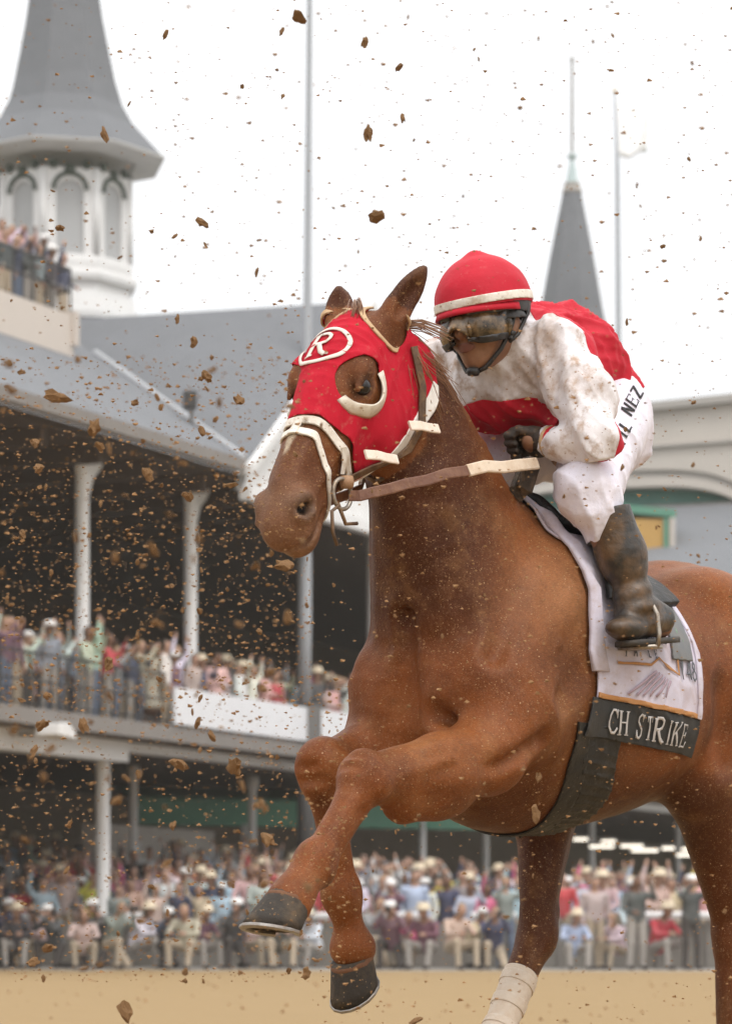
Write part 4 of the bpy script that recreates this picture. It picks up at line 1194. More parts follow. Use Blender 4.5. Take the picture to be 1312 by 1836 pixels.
def stroke_mesh(mb, strokes, place, m=0, step=.12):
    for pts, w in strokes:
        P = [Vector((a, b, 0)) for a, b in pts]; D = [P[0]]
        for a, b in zip(P[:-1], P[1:]):
            k = max(1, int((b-a).length/step))
            for i in range(1, k+1): D.append(a.lerp(b, i/k))
        V = []; F = []
        for i, p in enumerate(D):
            d = (D[min(i+1, len(D)-1)]-D[max(i-1, 0)]).normalized(); n = Vector((-d.y, d.x, 0))*w/2
            for q in (p+n, p, p-n): V.append(place(q.x, q.y))
        for i in range(len(D)-1):
            for k in (0, 1):
                F.append((3*i+k, 3*i+k+1, 3*i+k+4, 3*i+k+3))
        mb.add(V, F, m)
def finish_print(mb, name, m, parent, t=.0012):
    o = mb.build(name, m, parent, True)
    s = o.modifiers.new('thickness', 'SOLIDIFY'); s.thickness = t; s.offset = 0
    return o
M_emb = mat('emblem print', (.70, .64, .57), .7, noise=(40, .4, (.45, .30, .22)))
ec = hp(.135, .12, -.010)
def on_brow(x, y):           # x to the horse's right as one reads it, y up the face
    p = ec-HA*y+HL*x+HN*.05
    h = HB.ray_cast(Vector(p), Vector(-HN))
    if h[0] is None: h = HB.find_nearest(Vector(p))
    return h[0]+h[1]*.0085
mb = MB(); S = .068
stroke_mesh(mb, GL['R'], lambda x, y: on_brow((x-.3)*S+.10*(y-.5)*S, (y-.5)*S), step=.08)
finish_print(mb, 'letter', M_emb, hood)
mb = MB()
ring = [(.068*math.cos(a), .054*math.sin(a)) for a in np.linspace(0, 2*math.pi, 49)]
stroke_mesh(mb, [(ring, .0098)], on_brow, step=.01)
finish_print(mb, 'emblem_ring', M_emb, hood)

# bridle
bridle = tack_root('bridle', 'muddy bridle with white nosebands, leather cheek strap and ring bit', 'bridle')
def band(name, f, half, off, m, extra=(), th=.005):
    return patch(name, HV, HNm, HT, [notneck, g_head(lambda s, n, l: np.abs(f(s, n, l))-half), *extra], off, m, bridle, th)
hd = g_head(lambda s, n, l: np.maximum(.25-s, -.155-n))
band('noseband', lambda s, n, l: s-(.352+.04*np.clip((-n+.03)/.16, 0, 1.2)), .0105, .007, M_strapw, [hd])
band('lower_noseband', lambda s, n, l: s-(.388+.12*np.clip((-n+.05)/.16, 0, 1.2)), .0095, .006, M_strapw, [hd])
patch('noseband_link', HV, HNm, HT, [notneck, g_head(lambda s, n, l: np.abs(l)-.011), g_head(lambda s, n, l: np.abs(s-.372)-.026), g_head(lambda s, n, l: -n)], .0085, M_strapw, bridle, .004)
for sg in (-1, 1):
    pts = []; ups = []
    for s, n, l in ((.365, -.02, .075), (.385, -.045, .072), (.41, -.065, .068)):
        p, u = near(hp(s, n, sg*l), .010); pts.append(p); ups.append(u)
    mb = MB(); mb.tube(pts, 0, flat=(.014, .005), up=ups); mb.build('noseband_link', M_strapw, bridle)
    # cheek strap from behind the ear to the bit
    pts = []; ups = []
    for s, n, l in ((.0, -.085, .09), (.06, -.16, .09), (.13, -.215, .085), (.20, -.22, .085), (.27, -.20, .085), (.33, -.155, .08), (.385, -.115, .075), (.435, -.085, .07)):
        p, u = near(hp(s, n, sg*l), .012); pts.append(p); ups.append(u)
    mb = MB(); mb.tube(pts, 0, flat=(.020, .006), up=ups); mb.build('cheek_strap', M_leather, bridle)
    # throat lash, loose behind the jaw
    mb = MB()
    mb.tube([hp(.0, -.10, sg*.095), hp(.07, -.19, sg*.10), hp(.16, -.245, sg*.085), hp(.24, -.255, sg*.05), hp(.27, -.25, 0)], .006, 6)
    mb.build('throat_lash', M_leather, bridle, True)
    # bit ring, keepers and the little strap ends
    rc = Vector(hp(.462, -.075, sg*.078)); mb = MB()
    ax_u, ax_v = Vector(HA), Vector(HN)
    mb.tube([rc+(ax_u*math.cos(a)+ax_v*math.sin(a))*.036 for a in np.linspace(0, 2*math.pi, 25)], .0052, 8)
    mb.build('bit_ring', M_steel, bridle, True)
    mb = MB(); mb.tube([rc+ax_u*.035+Vector(HL)*sg*.005, rc+ax_u*.06+ax_v*.01, rc+ax_u*.10-ax_v*.02, rc+ax_u*.115-ax_v*.05], .0045, 6)
    mb.tube([rc+ax_u*.03, rc+ax_u*.05-ax_v*.05, rc+ax_u*.02-ax_v*.085], .005, 6); mb.build('bit_hook', M_leather, bridle, True)
    mb = MB(); mb.lathe((0, 0, 0), [(.003, -.016), (.015, -.014), (.018, 0), (.015, .014), (.003, .016)], 10)
    mb.build('bit_guard', mat('rubber guard', (.34, .19, .10), .6, bump=(60, .5, .004)), bridle, True, tuple(rc-ax_u*.036))
def tabw(u, v, u2, v2, y, w, nm):
    a, b = Vector(LP(u, v, y)), Vector(LP(u2, v2, y))
    mb = MB(); mb.tube([a, a.lerp(b, .35)+Vector((0, .004, .002)), a.lerp(b, .7), b], 0, flat=(w, .006), up=Vector((.3, .9, .3)))
    return mb.build(nm, mat('pale tab', (.74, .63, .53), .7, noise=(40, .5, (.55, .38, .26))), bridle)
tabw(734, 763, 786, 769, .125, .024, 'strap_end')
tabw(655, 815, 712, 824, .118, .024, 'strap_end')

# saddle cloth
cloth = tack_root('saddle_cloth', 'white lettered saddle cloth with orange trim under the jockey\'s boot', 'saddle cloth')
M_cloth = mat('saddle cloth', (.56, .52, .60), .75, noise=[(6, .7, (.40, .28, .25), .46, .72), (26, .4, (.36, .25, .19), .5, .72)], bump=(140, .2, .003))
M_orange = mat('orange trim', (.42, .19, .060), .75, noise=[(14, .6, (.30, .18, .10), .45, .7)])
M_nameb = mat('black name band', (.022, .021, .019), .7, noise=[(9, .5, (.075, .06, .045), .45, .75)], bump=(120, .3, .003))
zlow = lambda V: 1.115+.02*np.clip(-V[:, 0]/.42, 0, 1)*-1.6
side = lambda V: np.where(V[:, 2] < 1.3, .05-np.abs(V[:, 1]), -1)
fe = lambda V: V[:, 0]-.012-.018*np.sin(V[:, 2]*9)
re_ = lambda V: -.425-V[:, 0]
wv = lambda V: folds(V, 15, .07, .0045, 3)*np.clip((1.5-V[:, 2])/.2, 0, 1)+.004*np.sin(V[:, 0]*38+V[:, 2]*6)*np.clip((1.5-V[:, 2])/.4, 0, 1)+.002*snoise(V, 30, 9)
patch('cloth', HV, HNm, HT, [fe, re_, lambda V: zlow(V)-V[:, 2], side], .012, M_cloth, cloth, .006, wob=wv)
for sg in (1, -1):
    patch('trim', HV, HNm, HT, [fe, re_, lambda V: zlow(V)-V[:, 2], lambda V: V[:, 2]-zlow(V)-.012, lambda V, sg=sg: .05-sg*V[:, 1]], .016, M_orange, cloth, .005, wob=wv)
for sg in (1, -1):
    patch('name_band', HV, HNm, HT, [lambda V: fe(V)-.022, re_, lambda V: zlow(V)-.095-V[:, 2], lambda V: V[:, 2]-zlow(V)+.001, lambda V, sg=sg: .05-sg*V[:, 1]], .012, M_nameb, cloth, .006, wob=wv)
patch('rear_trim', HV, HNm, HT, [lambda V: V[:, 0]+.408, re_, lambda V: zlow(V)-V[:, 2], side], .0165, M_cloth, cloth, .004, wob=wv)
# rolled front edge of the cloth, blown back into a fold
M_roll = M_cloth
pts = []; rad = []
for a in np.linspace(-1, 1, 25):
    z = 1.60-.42*abs(a)**1.5; y = .30*np.sign(a)*abs(a)**.8
    p, nn = near((.01, y, z), .012); pts.append(p); rad.append(.012+.020*abs(a))
mb = MB(); R = []
for i, p in enumerate(pts):
    d = (pts[min(i+1, 24)]-pts[max(i-1, 0)]).normalized(); _, nn = near(p, 0); nn = (nn-d*nn.dot(d)).normalized(); s_ = d.cross(nn)
    if s_.x > 0: s_ = -s_
    w = rad[i]
    R.append([p-s_*w*.5+nn*.000, p-s_*w*.35+nn*.010, p+s_*w*.2+nn*(.018+.012*math.sin(i*1.3)), p+s_*w*1.2+nn*.012, p+s_*w*1.7+nn*.002, p+s_*w*.5-nn*.002])
mb.rings(R); mb.build('front_fold', M_cloth, cloth, True)
# lettering
def on_flank(x, z, off=.0175):
    h = HB.ray_cast(Vector((x, 1.0, z)), Vector((0, -1, 0)))
    V = np.array([tuple(h[0])]); return h[0]+h[1]*(off+float(wv(V)[0]))
M_let = mat('silver lettering', (.50, .47, .45), .6, noise=(40, .6, (.25, .2, .16)))
mb = MB(); LH = .058
x0 = -.052
for ch, wd in (('C', .03), ('H', .041), (' ', .018), ('S', .036), ('T', .036), ('R', .042), ('I', .020), ('K', .042), ('E', .034)):
    if ch != ' ':
        sx = .040 if ch not in 'I' else .036
        stroke_mesh(mb, GL[ch], lambda x, y, x0=x0, sx=sx: on_flank(x0-x*sx, float(zlow(np.array([[x0, 0, 0]]))[0])-.080+y*LH))
    x0 -= wd+.003
finish_print(mb, 'name_lettering', M_let, cloth)
M_ink = mat('grey print', (.10, .105, .12), .7)
M_grn = mat('green print', (.16, .26, .17), .7)
M_lav = mat('mauve print', (.36, .26, .30), .7)
mb = MB()
def word(mb, txt, x, z, h, sp):
    for ch in txt:
        if ch in GL: stroke_mesh(mb, GL[ch], lambda a, b, x=x: on_flank(x-a*h*.8, z+b*h), step=.3)
        x -= sp
word(mb, 'O ELTOYS', -.075, 1.262, .026, .026)
word(mb, 'IA LE', -.095, 1.222, .024, .028)
finish_print(mb, 'small_lettering', M_ink, cloth)
mb = MB(); word(mb, '148', -.318, 1.178, .048, .028); finish_print(mb, 'number_print', M_ink, cloth)
mb = MB()
for i in range(1, 7): stroke_mesh(mb, [([(-.075-.028*i, 1.128), (-.20-.012*i, 1.195-.004*i)], .006)], on_flank, step=.02)
finish_print(mb, 'stripe_print', M_lav, cloth)
mb = MB(); stroke_mesh(mb, [([(-.07, 1.205), (-.19, 1.206), (-.225, 1.225), (-.30, 1.185), (-.302, 1.30)], .006)], on_flank, step=.02)
finish_print(mb, 'frame_print', M_orange, cloth)
mb = MB(); stroke_mesh(mb, [([(-.352+.026*math.cos(a), 1.285+.034*math.sin(a)) for a in np.linspace(0, 6.283, 25)], .005), ([(-.345, 1.26), (-.352, 1.285), (-.36, 1.305), (-.348, 1.31), (-.343, 1.295)], .008)], on_flank, step=.01)
finish_print(mb, 'rose_print', M_grn, cloth)

# girth and saddle
saddle = tack_root('saddle', 'small black racing saddle with girth and stirrup leathers', 'saddle')
torso = [lambda V: .5-V[:, 2]-0, lambda V: V[:, 2]-1.2]
gx = lambda V: V[:, 0]+.125-.115*np.clip((V[:, 2]-.79)/.35, 0, 1)
patch('girth', HV, HNm, HT, [lambda V: np.abs(gx(V)+.008*np.sin(V[:, 2]*31))-.060, lambda V: V[:, 2]-1.045, lambda V: .7-V[:, 2], lambda V: np.abs(V[:, 1])-.36], .008, M_black, saddle, .007, wob=lambda V: .003*snoise(V, 25, 4)+folds(V, 12, .03, .006, 3))
patch('overgirth', HV, HNm, HT, [lambda V: np.abs(gx(V)-.085)-.032, lambda V: V[:, 2]-1.05, lambda V: .7-V[:, 2]], .008, M_black, saddle, .006)
patch('seat', HV, HNm, HT, [lambda V: np.abs(V[:, 0]+.22)-.175, lambda V: 1.36-V[:, 2]], .03, M_black, saddle, .02, wob=lambda V: .03*np.clip(np.abs(V[:, 0]+.22)/.17-.5, 0, 1))
M_greyp = mat('grey saddle pad', (.13, .135, .14), .6, noise=(20, .5, (.22, .19, .16)))
for sg in (1, -1):
    patch('flap', HV, HNm, HT, [lambda V: np.abs(V[:, 0]+.335+.1*(V[:, 2]-1.3))-.045, lambda V: 1.225-V[:, 2], lambda V, sg=sg: .05-sg*V[:, 1], lambda V: V[:, 2]-1.42], .022, M_greyp, saddle, .006)
# ------------------------------------------------------------------ the jockey (same frame as the horse)
jock = tag(empty('person', HO, HRZ), 'jockey in red and white silks and red helmet crouched on the horse', 'person')
mir = lambda p: np.array((p[0], -p[1], p[2]))
pel = np.array((-.33, 0, 1.86)); sp1 = np.array((-.20, 0, 1.985)); sp2 = np.array((-.03, 0, 1.975))
shL = np.array((.0, .175, 1.985)); elL = LP(1073, 795, .33); wrL = LP(990, 793, .18)
hipL = np.array((-.275, .12, 1.87)); knL = LP(1050, 880, .26); anL = LP(1138, 1082, .345)
toeL = LP(1128, 1126, .355); heelL = LP(1183, 1122, .345)
shR = mir(shL); elR = np.array((.06, -.31, 1.74)); wrR = np.array((.17, -.14, 1.755))
hipR, knR, anR, toeR, heelR = map(mir, (hipL, knL, anL, toeL, heelL))
hcen = LP(866, 560, .05)+(0, 0, -.012)
pit = math.radians(12); rol = math.radians(-4)
JF = np.array((math.cos(pit), 0, -math.sin(pit))); JU = np.array((math.sin(pit), 0, math.cos(pit))); JL = np.array((0, 1.0, 0))
JU, JL = JU*math.cos(rol)+JL*math.sin(rol), JL*math.cos(rol)-JU*math.sin(rol)
JB = np.array([JF, JL, JU])
jp = lambda f, l, u: hcen+JF*f+JL*l+JU*u
def jc(V):
    q = V-hcen; return q @ JF, q @ JL, q @ JU

# body: one continuous figure under the clothes
bf = Field((-.55, -.48, 1.2), (.32, .48, 2.32), .007)
bf.add(d_ell(jp(-.005, 0, .03), (.098, .077, .10), JB), .02)
bf.add(d_ell(jp(.030, 0, -.055), (.066, .058, .075), JB), .05)
bf.add(d_ell(jp(.066, 0, -.105), (.026, .026, .024), JB), .03)                 # chin
bf.add(d_cone(jp(.094, 0, .005), jp(.112, 0, -.034), .010, .016), .016)        # nose
bf.add(d_ell(jp(.088, 0, -.070), (.018, .026, .016), JB), .015)                # lips
bf.sub(d_cone(jp(.110, -.026, -.071), jp(.110, .026, -.071), .006, .006), .006)
for sg in (-1, 1):
    bf.add(d_ell(jp(.062, sg*.042, -.035), (.03, .026, .028), JB), .03)        # cheekbones
    bf.add(d_ell(jp(-.012, sg*.078, -.03), (.028, .012, .036), JB), .01)       # ears
bf.add(d_cone(jp(-.03, 0, -.06), sp2+(.06, 0, .05), .055, .065), .03)
bf.add(d_cone(sp2, sp1, .125, .125), .05); bf.add(d_cone(sp1, pel, .125, .12), .05)
for sh, el, wr, hip, kn, an, to, he in ((shL, elL, wrL, hipL, knL, anL, toeL, heelL), (shR, elR, wrR, hipR, knR, anR, toeR, heelR)):
    bf.add(d_cone(sp2+(0, 0, .03), sh, .08, .06), .05)
    bf.add(d_cone(sh, el, .046, .032), .03); bf.add(d_cone(el, wr, .032, .026), .02)
    bf.add(d_ell(wr+(wr-el)/np.linalg.norm(wr-el)*.06, (.04, .03, .03)), .02)
    bf.add(d_cone(hip, kn, .085, .052), .04); bf.add(d_cone(kn, an, .048, .032), .03); bf.add(d_cone(he, to, .028, .026), .02); bf.add(d_cone(an, he, .03, .026), .02)
BV, BF = bf.mesh(); del bf
BV = relax(BV, BF, 1, .4); BN = vnormals(BV, BF); BT = tris(BF)
M_skin = mat('skin', (.27, .125, .068), .5, spec=.4, noise=[(30, .45, (.15, .065, .033), .42, .66), (80, .3, (.30, .17, .09))], bump=(160, .15, .002))
link('body', mesh_np('body', BV, BF), M_skin, jock)

# breeches
M_breech = mat('white breeches', (.74, .71, .80), .7, sheen=.2, noise=[(9, .5, (.55, .46, .42), .50, .75), (34, .4, (.42, .28, .17), .60, .76)], bump=(60, .45, .006), speck=(80, .10, (.25, .14, .07), .8))
pf = Field((-.56, -.42, 1.5), (.2, .42, 2.12), .007)
pf.add(d_ell(pel+(-.01, 0, .02), (.12, .155, .145)), .03)
for hip, kn, an in ((hipL, knL, anL), (hipR, knR, anR)):
    sg = np.sign(hip[1])
    pf.add(d_ell(pel+(-.05, sg*.085, .0), (.11, .10, .135)), .05)
    pf.add(d_cone(hip+(-.03, 0, -.0), kn, .108, .068), .05)
    pf.add(d_cone(hip+(.02, sg*.02, -.07), kn+(0, 0, -.01), .085, .062), .05)
    pf.add(d_cone(kn, kn+(an-kn)*.32, .070, .056), .04)
PV, PF = pf.mesh(); del pf
fold = folds(PV, 61, .055, .008, 4)+.004*(1-2*np.abs(snoise(PV, 13, 41, 2)))*sstep(.0, .3, PV[:, 2]-1.5)+.004*snoise(PV, 22, 11)+.003*np.sin(PV @ np.array((20, 10, 55)))*sstep(1.78, 1.62, PV[:, 2])
PN = vnormals(PV, PF); PV = PV+PN*fold[:, None]; PV = relax(PV, PF, 1, .15); PN = vnormals(PV, PF)
link('breeches', mesh_np('breeches', PV, PF), M_breech, jock)
PB = BVHTree.FromPolygons([tuple(v) for v in PV], [tuple(int(i) for i in f) for f in PF])
camL = Matrix.Rotation(-HRZ, 4, 'Z') @ (Vector((0, 0, CAMH))-HO)
def on_breech(u, v):
    p = Vector(LP(u, v, .0)); d = (p-camL).normalized(); h = PB.ray_cast(camL+d*5, d)
    if h[0] is None: h = PB.find_nearest(p)
    return h[0]+h[1]*.003
M_lett = mat('black letters', (.02, .02, .022), .7)
mb = MB(); dv = Vector((.46, -.89)); uv = Vector((-.80, -.60))
for ch, pu, pv in (('Y', 1116, 803), ('I', 1121, 786), ('L', 1127, 776), ('N', 1131, 747), ('E', 1139, 731), ('Z', 1147, 716)):
    stroke_mesh(mb, GL[ch], lambda x, y, pu=pu, pv=pv: on_breech(pu+dv.x*x*20+uv.x*y*24, pv+dv.y*x*20+uv.y*y*24), step=.25)
finish_print(mb, 'breeches_lettering', M_lett, jock)

# silks
M_silkw = mat('white silk', (.74, .71, .73), .6, sheen=.25, noise=[(6, .9, (.36, .26, .20), .44, .64), (24, .7, (.34, .19, .09), .53, .68), (3.2, .35, (.55, .48, .46), .45, .7)], bump=(45, .35, .006), speck=(75, .12, (.24, .12, .055), .72))
M_silkr = mat('red silk', (.48, .014, .030), .6, spec=.2, sheen=0.0, noise=[(7, .4, (.27, .008, .013), .5, .75), (40, .2, (.45, .22, .15), .58, .8)], bump=(45, .3, .006), speck=(80, .11, (.35, .12, .08), .78))
sf = Field((-.58, -.48, 1.62), (.25, .48, 2.26), .0066)
sf.add(d_cone(sp2+(-.005, 0, .0), sp1+(-.03, 0, .015), .138, .160, ((0, 1, 0), 1.10)), .03)
sf.add(d_cone(sp1+(-.03, 0, .015), pel+(-.065, 0, .06), .160, .140, ((0, 1, 0), 1.05)), .04)
sf.add(d_ell(sp2+(.01, 0, -.05), (.12, .17, .11)), .05)
for sh, el, wr in ((shL, elL, wrL), (shR, elR, wrR)):
    sg = np.sign(sh[1])
    sf.add(d_cone(sp2+(.0, sg*.05, .035), sh, .115, .088), .05)
    mid = sh*.5+el*.5
    sf.add(d_cone(sh, mid+(0, sg*.01, 0), .078, .080), .02)
    sf.add(d_cone(mid+(0, sg*.01, 0), el, .079, .048), .015)
    sf.add(d_cone(el, el*.45+wr*.55, .048, .050), .02); sf.add(d_cone(el*.45+wr*.55, wr, .052, .036), .015)
sf.add(d_cone(sp2+(.02, 0, .05), jp(-.05, 0, -.085), .085, .062), .04)           # stand collar
SV, SF = sf.mesh(); del sf
SN = vnormals(SV, SF)
dsp = folds(SV, 51, .060, .011, 4)+folds(SV, 91, .035, .005, 3)+.004*(1-2*np.abs(snoise(SV, 14, 31, 2)))+.004*snoise(SV, 24, 21, 3)+.005*np.sin(SV @ np.array((42, 26, -30))+2*snoise(SV, 9, 3))+.004*np.sin(SV @ np.array((-25, 60, 20))+2.5*snoise(SV, 11, 8))
SV = SV+SN*dsp[:, None]; SV = relax(SV, SF, 1, .15); SN = vnormals(SV, SF); ST = tris(SF)
hem = lambda V: -((V[:, 0]+.425)*.66+(V[:, 2]-1.955)*.75+.006*np.sin(V[:, 1]*40))
def arm_t(V):
    """0..1 down the upper arm, 1..2 down the forearm; distance from it, for the nearer arm"""
    out_t = np.zeros(len(V)); out_d = np.full(len(V), 9.)
    for sh, el, wr in ((shL, elL, wrL), (shR, elR, wrR)):
        for base, a, b in ((0, sh, el), (1, el, wr)):
            ab = b-a; t = np.clip((V-a) @ ab/(ab @ ab), 0, 1); d = np.linalg.norm(V-a-np.outer(t, ab), axis=1)
            m = d < out_d; out_t[m] = (base+t)[m]; out_d[m] = d[m]
    return out_t, out_d
def red_g(V):
    """negative where the silk is red: back panel, lower band, elbow triangle"""
    t, d = arm_t(V); y = np.abs(V[:, 1])
    onarm = (d < .108) & (t > .02) & (y > .135)
    back = V[:, 0]+.045-.05*np.clip((V[:, 2]-2.04)/.1, 0, 1)-.05*np.clip((y-.06)/.06, 0, 1)
    low = V[:, 2]-(1.868+.022*np.abs(((V[:, 1]*9) % 1)-.5))
    torso_g = np.minimum(back, low)
    arm_g = np.where(t < 1.0, np.minimum(.80-t+0*.1, V[:, 0]+.075), np.where(t < 1.18, -.05-V[:, 0]*0, .3))
    arm_g = np.where(t < 1.0, np.minimum(np.maximum((.90-t)*.3, V[:, 0]-.035), np.where(t < .22, V[:, 0]-.012, V[:, 0]+.045)), np.maximum((t-1.10)*.3, V[:, 0]-.035))
    return np.where(onarm, arm_g, torso_g)
cuffg = lambda V: arm_t(V)[0]-1.93
collarcut = lambda V: jc(V)[2]+.098-.25*np.clip(-jc(V)[0], 0, .2)-10*(np.linalg.norm(V-hcen, axis=1) > .2)
patch('silk_shirt', SV, SN, ST, [hem, lambda V: -red_g(V)], .0, M_silkw, jock, .003)
patch('red_panel', SV, SN, ST, [hem, red_g], .0005, M_silkr, jock, .003)
# striped cuffs
for wr, el in ((wrL, elL), (wrR, elR)):
    d = Vector(wr-el).normalized(); w = Vector(wr)
    for k, m in enumerate((M_silkr, M_silkw, M_silkr)):
        mb = MB(); a = w-d*(.030-k*.013); mb.tube([a-d*.0075, a-d*.004, a+d*.004, a+d*.0075], [.036, .041, .041, .036], 16)
        mb.build('cuff', m, jock, True)

# gloves: fists closed on the reins
M_glove = mat('muddy glove', (.035, .024, .017), .65, noise=[(25, .7, (.16, .095, .05), .48, .72)], bump=(80, .6, .005))
def fist(wr, el, sg):
    d = (wr-el)/np.linalg.norm(wr-el); inn = np.array((.15, -sg, .0)); inn -= d*(inn @ d); inn /= np.linalg.norm(inn)
    dn = np.cross(d, inn)*sg; dn = dn if dn[2] < 0 else -dn
    gf = Field(wr-.14, wr+.16, .0038)
    pc = wr+d*.055
    gf.add(d_cone(wr-d*.01, wr+d*.02, .030, .030), .01)
    gf.add(d_ell(pc, (.048, .026, .042), np.array([d, inn, dn])), .02)
    grip = pc+d*.030+dn*.0
    for k in range(4):                       # four fingers curled about the rein, little finger shortest
        o = dn*(-.030+.0205*k); L = (.95, 1.0, .93, .78)[k]
        a = pc+d*.040+o*.95; b = a+d*.026*L+inn*.006; c = b+inn*.030*L-d*.004; e = c-d*.026*L+inn*.004
        gf.add(d_cone(a, b, .0115, .011), .004); gf.add(d_cone(b, c, .011, .010), .004); gf.add(d_cone(c, e, .010, .009), .004)
    t0 = pc-dn*.030+d*.0+inn*.012; t1 = t0+d*.028-dn*.010+inn*.012; t2 = t1+d*.026+dn*.010+inn*.008
    gf.add(d_cone(t0, t1, .0135, .012), .012); gf.add(d_cone(t1, t2, .012, .010), .004)
    V, F = gf.mesh(); V = relax(V, F, 1, .3)
    link('glove', mesh_np('glove', V, F), M_glove, jock)
    mb = MB(); w = Vector(wr)+Vector(d)*.012                         # turned-back tan wrist opening
    mb.tube([w-Vector(d)*.012, w-Vector(d)*.004, w+Vector(d)*.004], [.040, .043, .036], 12); mb.build('glove_cuff', M_tan, jock, True)
    return pc, d, inn, dn
fL = fist(wrL, elL, 1); fR = fist(wrR, elR, -1)

# boots
M_boot = mat('muddy boot', (.026, .022, .018), .45, noise=[(8, .8, (.15, .082, .036), .44, .64), (30, .6, (.03, .022, .016), .5, .7)], bump=(50, .6, .006))
M_sole = mat('boot sole', (.018, .016, .014), .6, noise=(20, .5, (.09, .06, .035)))
for kn, an, to, he in ((knL, anL, toeL, heelL), (knR, anR, toeR, heelR)):
    sg = np.sign(an[1])
    lo = np.minimum(np.minimum(kn, an), np.minimum(to, he))-.1; hi = np.maximum(np.maximum(kn, an), np.maximum(to, he))+.1
    tf = Field(lo, hi, .0055)
    top = kn+(an-kn)*.20+(-.02, sg*.02, 0); mid = top*.55+an*.45+(-.008, 0, 0)
    tf.add(d_cone(top, mid, .062, .060), .02); tf.add(d_cone(mid, an, .058, .043), .03)
    tf.add(d_cone(an, he+(.01, 0, .02), .044, .036), .03)
    tf.add(d_cone(he+(.01, 0, .012), to, .034, .030, ((0, 1, 0), 1.15)), .025)
    tf.add(d_cone(an+(.02, 0, -.01), to*.5+he*.5+(0, 0, .02), .038, .034), .03)
    tf.add(d_ell(to+(.03, 0, -.004), (.055, .040, .027)), .03)
    ax = (an-kn)/np.linalg.norm(an-kn); ax = ax+np.array((0, 0, -.9)); ax /= np.linalg.norm(ax); cutp = top+ax*-.01
    V, F = tf.mesh(); N = vnormals(V, F); V = V+N*(.0035*np.sin(V @ ax*130+1.5*snoise(V, 20, 2))*sstep(.10, .02, np.linalg.norm(V-an, axis=1)-.02))[:, None]
    N = vnormals(V, F)
    patch('boot', V, N, tris(F), [lambda V: -((V-cutp) @ ax)-.0], .0, M_boot, jock, .004)
    sole = (to+he)/2
    mb = MB(); R = []
    fx = Vector(to-he).normalized(); sdv = Vector((0, 1, 0)); upv = Vector((0, 0, 1))
    out = [(-.13, .02), (-.125, .034), (-.07, .036), (-.02, .031), (.04, .042), (.085, .041), (.115, .022), (.12, 0)]
    out = out+[(a, -b) for a, b in out[::-1][1:]]
    for z in (-.046, -.034, -.030):
        R.append([Vector(sole)+fx*a+sdv*b*(1 if z < -.031 else .9)+upv*z for a, b in out])
    mb.rings(R); mb.build('sole', M_sole, jock, True)
    # stirrup iron and leather belong to the saddle
    sc = Vector(to)*.72+Vector(he)*.28
    mb = MB(); P = []
    for a in np.linspace(-.5*math.pi-1.05, -.5*math.pi+1.05+2*math.pi-2.1+0.0001, 2): pass
    P = [sc+Vector((0, -.058, -.050)), sc+Vector((0, -.062, -.02)), sc+Vector((0, -.056, .03)), sc+Vector((0, -.03, .075)), sc+Vector((0, 0, .09)), sc+Vector((0, .03, .075)), sc+Vector((0, .056, .03)), sc+Vector((0, .062, -.02)), sc+Vector((0, .058, -.050))]
    mb.tube(P, .006, 8); mb.obox(sc+Vector((-.02, -.06, -.056)), (.04, 0, 0), (0, .12, 0), (0, 0, .008)); mb.build('stirrup', M_steel, saddle, True)
    mb = MB(); a = sc+Vector((0, 0, .088)); b = Vector((-.10, sg*.20, 1.46)); mb.tube([a, a.lerp(b, .4)+Vector((0, sg*.03, 0)), b], 0, flat=(.022, .005), up=Vector((0, 1, .3)))
    mb.build('stirrup_leather', M_black, saddle)

# helmet, silk cover, band, peak, straps
M_helm = mat('red helmet cover', (.48, .012, .028), .62, spec=.2, sheen=0.0, noise=[(10, .35, (.30, .007, .014)), (60, .3, (.42, .22, .19), .6, .8)], bump=(70, .3, .004), speck=(100, .10, (.36, .15, .12), .72))
M_blk = mat('black padding', (.015, .014, .014), .5, noise=(30, .4, (.06, .045, .035)))
kf = Field(hcen-.22, hcen+.25, .005)
kf.add(d_ell(jp(-.012, 0, .035), (.136, .117, .120), JB), .01)
kf.add(d_cone(jp(-.01, 0, .135), jp(-.010, 0, .149), .035, .009), .04)
KV, KF = kf.mesh(); KN = vnormals(KV, KF); KT = tris(KF)
seam = .0016*np.abs(np.sin(3*np.arctan2(jc(KV)[1], jc(KV)[0])))
KV = KV+KN*(.0014*snoise(KV, 35, 6))[:, None]
rim = lambda V: .020+.12*np.clip(-jc(V)[0], 0, .2)*-.28
patch('helmet', KV, KN, KT, [lambda V: rim(V)+.0-jc(V)[2]], 0, M_helm, jock, .006)
patch('helmet_band', KV, KN, KT, [lambda V: rim(V)+.006-jc(V)[2], lambda V: jc(V)[2]-rim(V)-.026], .003, M_strapw, jock, .004)
# peak
mb = MB(); R = []
for j, (r0, zz) in enumerate(((0, .030), (.008, .021), (.015, .012))):
    ring_t = []; 
    for i in range(19):
        a = math.radians(-86+172*i/18)
        rr = r0*math.cos(a*.95)
        ring_t.append(Vector(jp(-.012+(.134+rr)*math.cos(a), (.113+rr*.6)*math.sin(a), zz-.014*(1-math.cos(a)))))
    R.append(ring_t)
mb.rings(R, False, closed=False); o = mb.build('helmet_peak', M_helm, jock, True); m = o.modifiers.new('t', 'SOLIDIFY'); m.thickness = .006
patch('helmet_liner', KV, KN, KT, [lambda V: rim(V)-.022-jc(V)[2]-.10*np.clip(-jc(V)[0], 0, .3), lambda V: jc(V)[2]-rim(V)-.004], -.004, M_blk, jock, .006)
